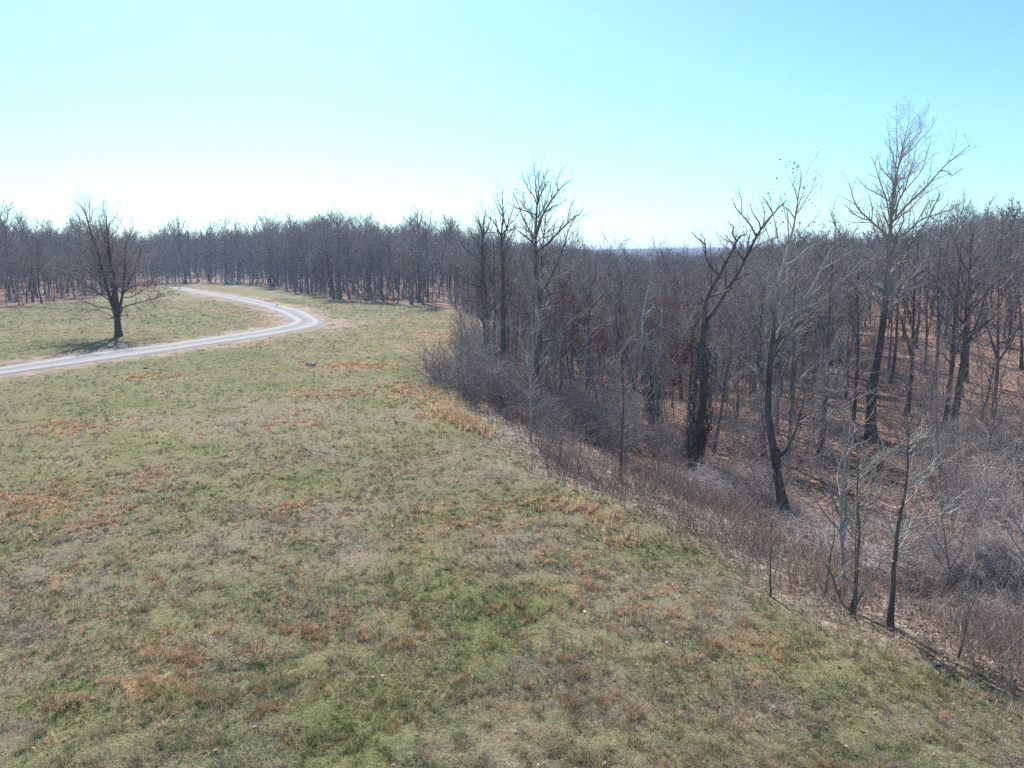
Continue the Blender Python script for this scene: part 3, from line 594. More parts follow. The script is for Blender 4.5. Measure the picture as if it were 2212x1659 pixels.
# vine tree with the long Y
traced_tree("leaning tree wrapped in vines that forks into a tall wide Y against the sky", C5(225, 1150),
  [(N, [C5(225, 1155), C5(260, 950), C5(300, 700), C5(335, 500), C5(345, 250), D4(900, 1250), D4(925, 1140), D4(938, 1060), D4(942, 985)], 0.288, .24),
   (D4, [(942, 985), (932, 870), (930, 790), (960, 680), (1020, 570), (1050, 510), (1080, 400), (1130, 330), (1160, 240), (1180, 170), (1225, 120), (1260, 130)], 0.152, .04),
   (D4, [(1025, 520), (970, 460), (920, 380), (895, 310), (905, 230), (860, 190), (800, 150), (750, 90)], 0.080, N), (D4, [(1170, 190), (1130, 120), (1140, 60), (1080, 5)], 0.056, N), (D4, [(905, 230), (880, 160), (840, 120)], 0.040, N),
   (N, [D4(945, 990), D4(1010, 900), D4(1080, 780), D4(1170, 600), D4(1230, 500), D4(1280, 390), D4(1327, 280), G_(140, 740), G_(190, 640), G_(230, 580), G_(300, 500), G_(350, 430), G_(420, 365)], 0.152, .02),
   (G_, [(150, 710), (110, 600), (50, 500), (0, 440), (-30, 330)], 0.056, N), (G_, [(185, 640), (170, 580), (90, 480), (60, 400)], 0.048, N), (G_, [(300, 490), (260, 400), (215, 320)], 0.040, N), (G_, [(40, 500), (45, 380), (0, 240)], 0.040, N),
   (D4, [(935, 770), (910, 760), (890, 740)], 0.064, .05), (D4, [(1050, 560), (1100, 520), (1190, 480)], 0.048, N), (D4, [(1280, 390), (1240, 310), (1200, 230)], 0.056, N), (D4, [(1160, 210), (1110, 200), (1040, 170)], 0.040, N)],
  (M_BARK, M_TWIG), seed=51, extra=0, dens=1.15, vine=(0, 8.6, .55, 130), sub=(1.0, .3, 2.6))
# pale-stemmed group in front
traced_tree("pale many-stemmed tree with a split dark foot, its stems leaning right over the ravine", C5(1060, 1500),
  [(N, [C5(1075, 1530), C5(1020, 1330), C5(985, 1100), C5(950, 950), C5(930, 800), C5(900, 680), C5(890, 520), C5(915, 300), C5(935, 50), G_(400, 1350), G_(430, 1150), G_(480, 1000), G_(520, 850), G_(560, 700), G_(580, 550), G_(610, 380), G_(650, 200), G_(662, 70)], .27, .012),
   (C5, [(960, 1470), (962, 1250), (965, 1100), (945, 930)], .2, .15), (N, [C5(930, 230), C5(960, 150), G_(490, 1650), G_(540, 1450), G_(580, 1270), G_(610, 1100), G_(630, 950)], .10, .03),
   (N, [C5(930, 220), C5(970, 130), G_(530, 1650), G_(600, 1470), G_(680, 1340), G_(790, 1150), G_(860, 1010), G_(930, 860), G_(1010, 770)], .13, .02),
   (G_, [(490, 1000), (580, 970), (660, 900), (760, 810), (900, 760)], .06, N), (G_, [(860, 1030), (980, 970), (1100, 900), (1200, 840), (1260, 850)], .06, N), (G_, [(690, 1330), (850, 1220), (1000, 1100)], .06, N),
   (G_, [(600, 1480), (740, 1460), (880, 1460), (1020, 1440)], .05, N), (G_, [(580, 540), (550, 450), (490, 400)], .05, N), (G_, [(615, 340), (570, 200), (600, 110)], .04, N), (G_, [(600, 450), (680, 300), (740, 200)], .05, N),
   (N, [C5(960, 1000), C5(1010, 950), C5(1080, 740), C5(1110, 560), C5(1120, 420)], .12, N), (G_, [(400, 1380), (440, 1300), (490, 1250)], .04, N), (G_, [(710, 1450), (830, 1360), (950, 1340)], .05, N), (G_, [(380, 1500), (310, 1340), (360, 1180)], .05, N)],
  (M_SYC, M_SYCT), seed=61, extra=3, dens=.9, leaves=(160, 0, 0, (.12, .10, .06), .13, lambda p: p[:, 2] > 14))
# the tall sycamore
traced_tree("tallest sycamore on the right, pale upper limbs and a full crown against the sky", C4(985, 1490),
  [(C4, [(985, 1495), (980, 1350), (1000, 1200), (1025, 1050), (1045, 900), (1050, 750), (1060, 650), (1072, 520), (1080, 430), (1090, 330), (1105, 280), (1120, 215), (1138, 140), (1150, 85)], .40, .012),
   (F_, [(570, 1115), (540, 1075), (430, 970), (330, 880), (280, 790), (240, 640)], 0.094, N), (F_, [(420, 960), (330, 940), (250, 890), (180, 820)], 0.058, N), (F_, [(430, 960), (420, 850), (370, 730)], 0.050, N), (F_, [(440, 980), (450, 1080), (460, 1160)], 0.043, N),
   (F_, [(585, 830), (520, 750), (440, 690), (380, 600)], 0.058, N), (F_, [(603, 670), (560, 610), (500, 520), (480, 430)], 0.050, N), (F_, [(622, 540), (590, 460), (560, 380), (540, 250)], 0.043, N),
   (F_, [(600, 1000), (640, 900), (720, 780), (790, 690), (860, 580), (900, 520), (990, 440), (1040, 390)], 0.086, N), (F_, [(860, 580), (900, 580), (940, 620), (1010, 560)], 0.036, N), (F_, [(596, 940), (640, 800), (700, 720), (780, 520), (850, 330)], 0.072, N),
   (F_, [(668, 440), (720, 400), (790, 310), (850, 240), (890, 160)], 0.036, N), (F_, [(590, 1110), (700, 1060), (790, 950), (900, 910), (1020, 870), (1100, 800)], 0.086, N), (F_, [(600, 970), (650, 930), (740, 860), (850, 740), (990, 670)], 0.058, N),
   (F_, [(570, 1210), (640, 1120), (760, 1070), (880, 1020)], 0.058, N), (F_, [(550, 1255), (640, 1245), (700, 1235)], 0.036, N), (F_, [(545, 1270), (470, 1245), (430, 1190), (400, 1150)], 0.050, N),
   (F_, [(525, 1535), (490, 1490), (415, 1455)], .11, .09), (F_, [(495, 1270), (485, 1380), (440, 1440)], 0.036, N), (C4, [(1050, 955), (1130, 890), (1200, 790), (1260, 750), (1310, 690), (1350, 640)], 0.072, N), (C4, [(1200, 790), (1220, 700), (1240, 620)], 0.043, N),
   (F_, [(640, 490), (680, 320), (720, 180)], 0.036, N), (F_, [(700, 720), (830, 560), (900, 300)], 0.043, N), (F_, [(590, 850), (520, 850), (490, 760)], 0.036, N), (F_, [(610, 660), (680, 560), (740, 480), (760, 300)], 0.043, N), (F_, [(760, 1000), (830, 880), (880, 800), (1000, 790)], 0.043, N)],
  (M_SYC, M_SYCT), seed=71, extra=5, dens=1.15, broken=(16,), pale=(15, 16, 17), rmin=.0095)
# saplings at the edge of the field
def sapling(label, lines, base, seed, dens=1.0, group=None):
    return traced_tree(label, base, lines, (M_SAP, M_SAPT), group, "sapling", 0, dens, .0075, (2.2, .42, 1.7), 1.0, seed=seed, deep=3, cat="sapling", up=(.35, .10), side_ang=(30, 55))
def arcs(x0, y0, x1, y1, side, n, rx, ry, cf, seed):
    """upswept side shoots along a stem, in the coordinates of a crop"""
    g = np.random.default_rng(seed); o = []
    for k in range(n):
        t = np.clip((k + g.uniform(-.2, 1.2)) / n, 0, 1); x = x0 + (x1 - x0) * t; y = y0 + (y1 - y0) * t; sgn = side if g.random() < .68 else -side
        q = (1 - .55 * t) * g.uniform(.45, 1.25) * (1 if sgn == side else .55); kx, ky, st = g.uniform(.7, 1.15), g.uniform(.6, 1.5), g.uniform(.05, .35)
        pt = [(x, y), (x + sgn * rx * .3 * q * kx, y - ry * st * .5 * q * ky), (x + sgn * rx * .62 * q * kx, y - ry * (.15 + st) * q * ky), (x + sgn * rx * q * kx, y - ry * q * ky)]
        o.append((cf, pt, .024, .008))
        if g.random() < .6:
            a, b = pt[1], pt[2]; o.append((cf, [a, (a[0] + sgn * rx * .14 * q, a[1] - ry * .3 * q), (a[0] + sgn * rx * g.uniform(.1, .45) * q, a[1] - ry * g.uniform(.55, .95) * q)], .015, .006))
    return o
sapling("straight single-trunked bare sapling with upswept shoots at the lower right field edge",
  [(S5, [(1245, 1292), (1245, 1150), (1265, 950), (1290, 800), (1310, 720), (1335, 620), (1355, 450), (1365, 300), (1372, 230)], .085, .012)] + arcs(1262, 980, 1360, 320, 1, 24, 330, 190, S5, 5), S5(1243, 1290), 81, 1.1)
sapling("multi-stemmed bare sapling just left of the single-trunked one at the field edge",
  [(S5, [(1045, 1225), (1068, 1100), (1070, 900), (1065, 700), (1060, 500), (1060, 360)], .065, .01), (S5, [(1040, 1215), (1000, 1190), (975, 1060), (920, 960)], .035, .008), (S5, [(1045, 1215), (1110, 1040), (1150, 950), (1190, 900)], .03, .008),
   (S5, [(1050, 1215), (1090, 1080), (1120, 900), (1180, 680)], .035, .008), (S5, [(1030, 1210), (1040, 1060), (1020, 900), (1030, 760)], .03, .008)] + arcs(1068, 860, 1060, 400, -1, 12, 170, 210, S5, 6) + arcs(1068, 820, 1060, 420, 1, 12, 190, 200, S5, 7), S5(1045, 1222), 82, .9)
sapling("small slanting sapling left of the multi-stemmed sapling", [(S5, [(895, 1130), (920, 1000), (938, 880), (945, 770), (940, 680)], .03, .008), (S5, [(895, 1120), (930, 1050), (990, 980)], .02, .008)], S5(893, 1130), 83, .8)
sapling("thin twin-stemmed sapling in the brown weeds at the field edge", [(S5, [(625, 1130), (615, 1000), (620, 850), (625, 720)], .028, .006), (S5, [(627, 1125), (645, 980), (650, 850)], .022, .006)], S5(625, 1132), 84, .8)
sapling("leaning young sapling by the bottom right bank", [(S5, [(1575, 1430), (1600, 1300), (1640, 1150), (1700, 1040)], .035, .008), (S5, [(1580, 1430), (1640, 1340), (1680, 1260)], .022, .006), (S5, [(1620, 1240), (1620, 1120), (1590, 1000)], .02, .006)], S5(1575, 1432), 85, 1)
sapling("grey sapling with a fan of upswept branches in front of the vine-covered stub",
  [(C3, [(940, 1605), (945, 1480), (950, 1380), (955, 1250), (958, 1120), (955, 1040)], .085, .012)] + arcs(948, 1450, 957, 1120, 1, 18, 170, 130, C3, 8) + arcs(950, 1430, 957, 1120, -1, 8, 90, 120, C3, 9), C3(940, 1602), 86, 1.3)
# trunks of the right-hand slope, crowns grown
def slope_tree(label, base, lean, top, r, seed, H=N, grp=N, cf=C4, mats=(M_BARK, M_TWIG), fork=N):
    b = cf(*base); ln = cf(*lean); tp = cf(*top); pts = [b, ((b[0] + ln[0]) / 2 + 2, (b[1] + ln[1]) / 2), ln, ((ln[0] + tp[0]) / 2 - 3, (ln[1] + tp[1]) / 2), tp]
    lines = [(N, pts, r, .02)]
    if fork: lines += [(cf, f, r * .6, N) for f in fork]
    traced_tree(label, b, lines, mats, grp, seed=seed, extra=11, dens=1.0, rmin=.011)
SG = "trunks rising from the leaf litter of the right-hand slope"
SL = "bare dark tree rising from the brown leaf litter of the right-hand slope"
for k, (bs, ln, tp, r, fk) in enumerate([((905, 1415), (930, 1000), (940, 640), .17, N), ((755, 1560), (790, 1150), (830, 560), .22, N), ((615, 1645), (640, 1200), (660, 700), .15, N),
    ((510, 1560), (490, 1200), (500, 820), .2, [[(500, 1330), (480, 1100), (440, 950)]]), ((1140, 1385), (1168, 1080), (1200, 560), .23, [[(1160, 1130), (1130, 1000), (1100, 900)]]), ((1262, 1310), (1285, 1000), (1300, 560), .22, N),
    ((1300, 1450), (1345, 1150), (1380, 620), .22, [[(1330, 1290), (1330, 1000), (1350, 800)]]), ((1340, 1455), (1395, 1080), (1440, 540), .30, [[(1395, 1100), (1450, 960), (1500, 800)]]), ((1400, 1235), (1420, 960), (1430, 520), .24, N),
    ((1520, 1395), (1545, 1110), (1560, 560), .19, [[(1545, 1130), (1530, 1050), (1500, 900)], [(1540, 1150), (1590, 1060), (1640, 900)]]), ((1465, 1400), (1525, 1190), (1540, 1120), .14, N), ((1070, 1240), (1100, 960), (1130, 560), .22, N),
    ((1220, 1200), (1230, 900), (1260, 600), .17, N), ((1590, 1085), (1600, 850), (1610, 520), .24, N), ((285, 1545), (340, 1230), (400, 900), .15, [[(330, 1290), (300, 1220), (290, 1100)]]), ((870, 1310), (880, 1050), (900, 760), .15, N),
    ((1180, 1085), (1200, 850), (1230, 540), .2, N), ((1650, 1180), (1640, 900), (1630, 540), .2, N), ((1060, 1190), (1075, 900), (1060, 600), .14, N)]):
    slope_tree(SL, bs, ln, tp, r, 100 + k, grp=SG, fork=fk)
# standouts in the treeline behind the road
traced_tree("tall rounded tree standing out above the treeline where the road disappears", c1(1205, 735),
  [(c1, [(1207, 738), (1200, 650), (1180, 560), (1170, 500), (1160, 420), (1150, 350), (1140, 295)], .5, .03), (c1, [(1180, 540), (1140, 470), (1120, 420), (1090, 370), (1080, 330)], .2, N), (c1, [(1172, 500), (1200, 420), (1220, 380), (1230, 340)], .2, N),
   (c1, [(1165, 440), (1130, 380), (1110, 310)], .14, N), (c1, [(1165, 430), (1190, 360), (1190, 305)], .14, N), (c1, [(1160, 400), (1160, 340), (1170, 300)], .12, N), (c1, [(1200, 420), (1240, 380)], .1, N)],
  (M_BARK, M_TWIG), seed=201, extra=8, dens=.8, rmin=.028, sub=(.9, .4, 4), deep=4)
E2 = crop(900, 500, 2.765)
traced_tree("tallest tree of the treeline beyond the bend, with a narrow crown above its neighbours", E2(908, 1070),
  [(E2, [(908, 1070), (910, 900), (905, 750), (900, 560), (895, 450), (890, 310)], .42, .03), (E2, [(905, 620), (950, 540), (985, 440), (1000, 310)], .16, N), (E2, [(900, 560), (850, 480), (830, 380), (835, 320)], .15, N), (E2, [(900, 480), (920, 400), (930, 320)], .1, N), (E2, [(905, 660), (940, 640), (990, 540)], .1, N), (E2, [(900, 640), (840, 600), (780, 580)], .1, N)],
  (M_BARK, M_TWIG), seed=202, extra=8, dens=.9, rmin=.022, sub=(1, .38, 3.5))


# ------------------------------------------------------------------ the wood: forest trees of a dozen shapes
M_PALEB = bark_mat("grey_bark", (.11, .10, .095), (.30, .28, .265), 3, .4); M_PALET = bark_mat("grey_twig", (.22, .195, .185), (.42, .38, .36), 2, 0)
FOREST = []
for k in range(9):
    g = np.random.default_rng(300 + k)
    FOREST.append(mesh_tree(g, "woodland_tree", ((M_BARK, M_TWIG), (M_SYC, M_SYCT), (M_OAK, M_OAKT), (M_BARK, M_TWIG), (M_PALEB, M_PALET))[k % 5], H=18, r=g.uniform(.18, .28), clear=g.uniform(.34, .52), rmin=.015, dens=g.uniform(.85, 1.1), levels=4, lean=.02, limbs=int(g.uniform(15, 22))))
RED_LEAF = []
for k in range(2):
    g = np.random.default_rng(340 + k); tr_, cr_ = make_tree(g, H=13, r=.14, clear=.3, rmin=.015, dens=.9, levels=3, limbs=18)
    pt = cr_[0][g.integers(0, len(cr_[0]), 5200)] + g.normal(0, .15, (5200, 3)); pt = pt[pt[:, 2] > 3]
    V, F = leaf_quads(pt, .15, g); cc = np.repeat(np.array([[.165, .06, .045]]) * g.uniform(.6, 1.5, (len(pt), 1)), 4, 0)
    RED_LEAF.append((mesh_np("leafy_oak_trunk", *tr_, M_BARK), mesh_np("leafy_oak_crown", *cr_, M_TWIG), mesh_np("leafy_oak_leaves", V, F, M_LEAF, col=cc, smooth=False)))

def scatter(step, daz, dmax, smin, smax, seed, cond=None, dmin=8):
    """loosely spaced points of the wood"""
    g = np.random.default_rng(seed); R = dmax
    gx_ = np.arange(-R, R, step); gy_ = np.arange(-10, R, step); X, Y = np.meshgrid(gx_, gy_)
    x = X.ravel() + g.uniform(-.48, .48, X.size) * step; y = Y.ravel() + g.uniform(-.48, .48, X.size) * step
    d = np.hypot(x, y); az = np.degrees(np.arctan2(x, y)); m_ = (d < dmax) & (d > dmin) & (np.abs(az) < daz); x, y, d, az = x[m_], y[m_], d[m_], az[m_]
    s = edge_s(x, y); m_ = (s > smin) & (s < smax)
    if cond is not None: m_ &= cond(x, y, s, d, az)
    return x[m_], y[m_], s[m_], d[m_], az[m_], g
HX = np.array(HERO_XY)
HA, HD = np.degrees(np.arctan2(HX[:, 0], HX[:, 1])), np.hypot(HX[:, 0], HX[:, 1])
def hides_hero(x, y, w=2.6, back=2.5):
    """nearer than one of the single trees on the same bearing"""
    d = np.hypot(x, y)[:, None]; az = np.degrees(np.arctan2(x, y))[:, None]; return ((np.abs(az - HA[None]) < w) & (d < HD[None] + back)).any(1)
def clear_of(x, y, r): return ((x[:, None] - HX[None, :, 0]) ** 2 + (y[:, None] - HX[None, :, 1]) ** 2).min(1) > r * r
def open_slope(x, y, s, d, az):   # the near part of the right-hand slope is open under its few big trees
    return (az > 3) & (d < 62) & (s < 26)
TRK = at(502, 613.5); TRKA, TRKD = math.degrees(math.atan2(TRK[0], TRK[1])), math.hypot(TRK[0], TRK[1])
tx, ty, ts, td, taz, g = scatter(4.5, 46, 330, 2.2, 400, 5, lambda x, y, s, d, az: (s < 90) | (d < 200))
keep = clear_of(tx, ty, 2.0) & ~(open_slope(tx, ty, ts, td, taz)) & ~((taz > 2) & (ts < 7)) & ~((taz > -6) & hides_hero(tx, ty)) & (((tx - TRK[0]) ** 2 + (ty - TRK[1]) ** 2) > 4.5 ** 2) & ~((np.abs(taz - TRKA) < 1.0) & (td < TRKD)); tx, ty, ts, td, taz = tx[keep], ty[keep], ts[keep], td[keep], taz[keep]
tz = height(tx, ty, ts)
# how high the tops of the wood stand above the eye, by bearing; each tree grows to about that line
SKX = [-400, 0, 30, 60, 150, 330, 360, 450, 520, 600, 680, 760, 840, 900, 960, 1010, 1060, 1120, 1200, 1250, 1290, 1420, 1500, 1560, 1650, 1700, 1800, 1900, 1960, 2000, 2100, 2212, 2600]
SKY = [470, 466, 472, 500, 497, 512, 502, 500, 484, 482, 468, 476, 484, 480, 488, 506, 520, 532, 540, 548, 562, 572, 570, 556, 530, 520, 518, 518, 506, 484, 462, 464, 464]
def grown(x, y, z, g, lo=7, hi=23):
    """tree heights that reach roughly the skyline of the wood, each a little short of or past it"""
    d = np.hypot(x, y); fw = np.maximum(y, 5.0); px = CX + FD * x / fw * math.cos(PITCH); sky_ = np.interp(px, SKX, SKY)
    k = np.tan(np.arctan((CY - sky_) / FD) - PITCH)
    top = CAM_H + fw * k; over = g.normal(-.013, .015, len(x)) * fw + g.normal(-.7, .9, len(x)) + 2.2 * (fbm(x, y, 14, 401, 2) - .5)
    return np.clip((top + over - z) * .97, lo * g.uniform(.75, 1.15, len(x)), hi)
HT = grown(tx, ty, tz, g)
score = td + 5.5 * ts * np.where(taz < 2, 1.0, .35); infr = np.abs(taz) < 34.3
order = np.argsort(np.where(infr, score, 1e9)); single = order[:250]; restm = np.ones(len(tx), bool); restm[single] = False; restm &= ~((taz > -4) & (taz < 19) & (g.random(len(tx)) < .30)); restm &= ~((taz < -4) & (ts > 22) & (g.random(len(tx)) < .38))
WL = {"a": ("bare grey-brown tree of the treeline at the back of the field, left of the corner", "bare trees of the treeline at the back of the field"),
      "b": ("bare brown tree in the wood at the right of the corner", "bare trees of the wood at the right of the corner")}
for i in single:
    red = g.random() < .03 and ts[i] < 30; a = "a" if taz[i] < -3.5 else "b"
    ms = RED_LEAF[int(g.integers(2))] if red else FOREST[int(g.integers(len(FOREST)))]
    sc_ = HT[i] / (13 if red else 18) * (.7 if red else 1); w_ = sc_ * g.uniform(.85, 1.15)
    lab, grp = WL[a]
    if red: lab, grp = "tree still holding dull red-brown leaves among the bare trunks of the wood", "red-leaved trees in the wood"
    place_tree("tree", ms, (tx[i], ty[i], tz[i] - .15), g.uniform(0, 6.28), (w_, w_, sc_), lab, grp, (g.normal(0, .03), g.normal(0, .03)))
# two leafy oaks one can point to
for (px, py), h_, lab in [((1452, 880), 9.5, "tree thick with dull red leaves behind the vine-covered stub"), ((870, 640), 9, "red-leaved tree at the front of the treeline beyond the road bend")]:
    b = at(px, py); place_tree("tree", RED_LEAF[0 if px > 1000 else 1], b - [0, 0, .1], .6, h_ / 13 * np.array([1.1, 1.1, 1]), lab)

# everything behind the front ranks, which no one could count, is one mass each
def instances(name, protos, x, y, z, rz, tilt, sx, sz, idx, kind="stuff", label=None, cat=None):
    col_ = bpy.data.collections.new(name + "_kinds")
    for k, me in enumerate(protos): col_.objects.link(bpy.data.objects.new("%s_kind_%02d" % (name, k), me))
    n_ = len(x); me = bpy.data.meshes.new(name); me.vertices.add(n_); me.vertices.foreach_set("co", np.ascontiguousarray(np.stack([x, y, z], 1), np.float32).ravel())
    def at_(nm, ty_, data, key): q = me.attributes.new(nm, ty_, 'POINT'); q.data.foreach_set(key, np.ascontiguousarray(data).ravel())
    at_("rot", 'FLOAT_VECTOR', np.stack([tilt[0], tilt[1], rz], 1).astype(np.float32), "vector"); at_("scl", 'FLOAT_VECTOR', np.stack([sx, sx, sz], 1).astype(np.float32), "vector")
    at_("which", 'INT', np.asarray(idx, np.int32), "value"); me.update()
    o = link(bpy.data.objects.new(name, me)); ng = bpy.data.node_groups.new(name + "_scatter", 'GeometryNodeTree')
    ng.interface.new_socket("Geometry", in_out='INPUT', socket_type='NodeSocketGeometry'); ng.interface.new_socket("Geometry", in_out='OUTPUT', socket_type='NodeSocketGeometry')
    nn, ll = ng.nodes, ng.links; gi, go = nn.new("NodeGroupInput"), nn.new("NodeGroupOutput"); ip = nn.new("GeometryNodeInstanceOnPoints"); ci = nn.new("GeometryNodeCollectionInfo")
    ci.inputs["Collection"].default_value = col_; ci.inputs["Separate Children"].default_value = True; ci.inputs["Reset Children"].default_value = True; ip.inputs["Pick Instance"].default_value = True
    def na_(nm, ty_): q = nn.new("GeometryNodeInputNamedAttribute"); q.data_type = ty_; q.inputs["Name"].default_value = nm; return q.outputs["Attribute"]
    er = nn.new("FunctionNodeEulerToRotation"); ll.new(na_("rot", 'FLOAT_VECTOR'), er.inputs[0]); ll.new(er.outputs[0], ip.inputs["Rotation"])
    ll.new(na_("scl", 'FLOAT_VECTOR'), ip.inputs["Scale"]); ll.new(na_("which", 'INT'), ip.inputs["Instance Index"])
    ll.new(gi.outputs[0], ip.inputs["Points"]); ll.new(ci.outputs[0], ip.inputs["Instance"]); ll.new(ip.outputs[0], go.inputs[0])
    md = o.modifiers.new("scatter", 'NODES'); md.node_group = ng
    tag(o, label, cat, None, kind); return o
def one_mesh(g, name, mats, **k):
    (tv, tf), (cv, cf) = make_tree(g, **k); V, F = join([(tv, tf), (cv, cf)])
    return mesh_np(name, V, F, list(mats), matidx=np.r_[np.zeros(len(tf)), np.ones(len(cf))])
MID = [one_mesh(np.random.default_rng(360 + k), "wood_tree", ((M_BARK, M_TWIG), (M_PALEB, M_PALET), (M_OAK, M_OAKT))[k % 3], H=18, r=.16 + .02 * k, clear=.36 + .02 * k, rmin=.026, dens=.75, levels=4, limbs=16) for k in range(6)]
M_FAR = bark_mat("far_twig", (.11, .09, .085), (.17, .145, .14), .3, 0)
FAR = [one_mesh(np.random.default_rng(380 + k), "far_tree", (M_BARK, M_FAR), H=18, r=.2, clear=.3, rmin=.055, dens=.8, levels=3, limbs=18) for k in range(5)]
x, y, z, h = tx[restm], ty[restm], tz[restm], HT[restm]; n_ = len(x)
instances("woodland", MID, x, y, z - .2, g.uniform(0, 6.28, n_), (g.normal(0, .03, n_), g.normal(0, .03, n_)), h / 18 * g.uniform(.85, 1.15, n_), h / 18, g.integers(0, len(MID), n_))
# the far canopy down the valley and along the ridge
x, y, s, d, az, g = scatter(7.5, 48, 800, 60, 2000, 15, lambda x, y, s, d, az: (d > 195) & ((s >= 90) | (d >= 330)))
n_ = len(x); z = height(x, y, s); h = grown(x, y, z, g, 7, 20)
instances("distant_wood", FAR, x, y, z - .3, g.uniform(0, 6.28, n_), (np.zeros(n_), np.zeros(n_)), h / 18 * g.uniform(1, 1.35, n_), h / 18, g.integers(0, len(FAR), n_))
x, y, s, d, az, g = scatter(21, 46, 2600, 60, 1e5, 16, lambda x, y, s, d, az: (d > 800)); n_ = len(x); z = height(x, y, s)
instances("ridge_wood", FAR, x, y, z - 2, g.uniform(0, 6.28, n_), (np.zeros(n_), np.zeros(n_)), g.uniform(1.6, 2.4, n_), g.uniform(.55, .8, n_), g.integers(0, len(FAR), n_))

# ------------------------------------------------------------------ undergrowth, thickets, weeds, leaves
def cane_bush(g, n_, R, L, droop, r=.008, side=4, out=.9, upr=1.0, K=8):
    a = g.uniform(0, 6.28, n_); q = R * np.sqrt(g.random(n_)); p = np.stack([q * np.cos(a), q * np.sin(a), np.full(n_, -.05)], 1)
    d = np.stack([np.cos(a) * out * g.uniform(.1, 1, n_), np.sin(a) * out * g.uniform(.1, 1, n_), np.full(n_, upr)], 1) + g.normal(0, .25, (n_, 3)); d = unit(d); ln = L * g.uniform(.5, 1.2, n_)
    P = np.empty((n_, K, 3)); P[:, 0] = p
    for k in range(1, K):
        d = d + g.normal(0, .14, (n_, 3)); d[:, 2] -= droop * k / K; d = unit(d); P[:, k] = P[:, k - 1] + d * (ln / (K - 1))[:, None]
    P[:, 1:, 2] = np.maximum(P[:, 1:, 2], .04)
    RR = r * g.uniform(.6, 1.6, (n_, 1)) * np.linspace(1, .4, K)[None]
    B, BR = grow(P, RR, side / L, (.2, 1), .38, (25, 70), (.05, -droop * .1), 5, .7, r * .5, .2, g, .2); T, TR = grow(B, BR, 3, (.2, 1), .45, (25, 65), (.05, 0), 3, .7, r * .4, .2, g, .12)
    V, F = join([tubes(P, RR, 4), tubes(B, BR, 3), tubes(T, TR, 3)]); return V, F
THICK = [mesh_np("thicket", *cane_bush(np.random.default_rng(400 + k), 90, .9, 2.3, .25, .010, 7), M_THICK) for k in range(3)]
BRAMB = [mesh_np("bramble", *cane_bush(np.random.default_rng(410 + k), 130, 1.1, 3.2, .95, .009, 8, 1.3), M_CANE) for k in range(3)]
def bush(name, mesh, px, py, sc_, sz, label, cat, group=None, seed=0):
    b = at(px, py); o = link(bpy.data.objects.new(name, mesh)); o.location = b; o.scale = (sc_, sc_, sz); o.rotation_euler = (0, 0, seed * 1.7); return tag(o, label, cat, group)
bush("thicket", THICK[0], 968, 822, 2.1, 1.5, "dense dark grey thicket jutting into the field at the corner of the wood", "thicket", seed=1)
k = 0
for px, py, s1, s2 in [(1000, 842, 1.7, 1.2), (1030, 800, 1.6, 1.2), (1020, 752, 1.5, 1.1), (1045, 735, 1.4, .9), (1050, 868, 1.5, 1.1), (1090, 880, 1.5, 1.2), (1130, 905, 1.4, 1.2), (1200, 925, 1.4, 1.2), (1260, 935, 1.4, 1.3), (1310, 960, 1.3, 1.3), (1235, 890, 1.4, 1.3), (1340, 940, 1.4, 1.4),
                      (1110, 850, 1.3, 1.4), (1180, 890, 1.3, 1.2), (1080, 840, 1.3, 1.3), (1300, 910, 1.5, 1.4), (1390, 975, 1.3, 1.3), (1450, 985, 1.3, 1.3)]:
    k += 1; bush("thicket", THICK[k % 3], px, py, s1, s2, "twiggy leafless thicket at the foot of the trees along the field edge", "thicket", "thickets along the field edge", k)
def draped_mound(g, n_, R, H, hollow):
    """brambles thrown over one another in a dome, open to a dark hollow on one side (hollow: its bearing)"""
    K = 12; a0 = g.uniform(0, 6.28, n_); q = g.uniform(-.75, .75, n_); span = g.uniform(.5, 1.35, n_); mid = g.uniform(-.6, .6, n_); t = mid[:, None] + span[:, None] * np.linspace(-1, 1, K)[None] * .8
    rr = R * (.72 + .34 * g.random((n_, 1))); hx = np.sin(t) * rr * np.sqrt(1 - q[:, None] ** 2); hy = q[:, None] * rr + 0 * t; hz = np.cos(t) * H * np.sqrt(1 - q[:, None] ** 2) * (.75 + .4 * g.random((n_, 1)))
    P = np.stack([hx * np.cos(a0)[:, None] - hy * np.sin(a0)[:, None], hx * np.sin(a0)[:, None] + hy * np.cos(a0)[:, None], hz], -1) + np.cumsum(g.normal(0, .035, (n_, K, 3)), 1)
    P[..., 2] *= .55 + .85 * vnoise(P[..., 0] * .8 + 5, P[..., 1] * .8, 3); P[..., 2] = np.maximum(P[..., 2], .03)
    m = P.mean(1); da = np.abs((np.arctan2(m[:, 0], m[:, 1]) - hollow + math.pi) % (2 * math.pi) - math.pi); keep = ~((da < .75) & (m[:, 2] < .62 * H) & (g.random(n_) < .93)); P = P[keep]; n_ = len(P)
    RR = .008 * g.uniform(.6, 1.7, (n_, 1)) * np.linspace(1, .5, K)[None]; B, BR = grow(P, RR, 2.2, (.05, 1), .22, (25, 80), (.05, -.05), 5, .7, .005, .22, g, .15, .8); T, TR = grow(B, BR, 3, (.2, 1), .5, (25, 65), (.0, 0), 3, .7, .004, .2, g, .1)
    return join([tubes(P, RR, 4), tubes(B, BR, 3), tubes(T, TR, 3)])
o = link(bpy.data.objects.new("bramble_mound", mesh_np("bramble_mound", *draped_mound(np.random.default_rng(415), 820, 2.9, 1.9, math.atan2(-1.2, -1)), M_CANE))); o.location = at(2165, 1318) + np.array([.6, 1.2, -.1])
tag(o, "largest arching bramble mound at the right edge, its dark hollow facing the field", "bramble mound")
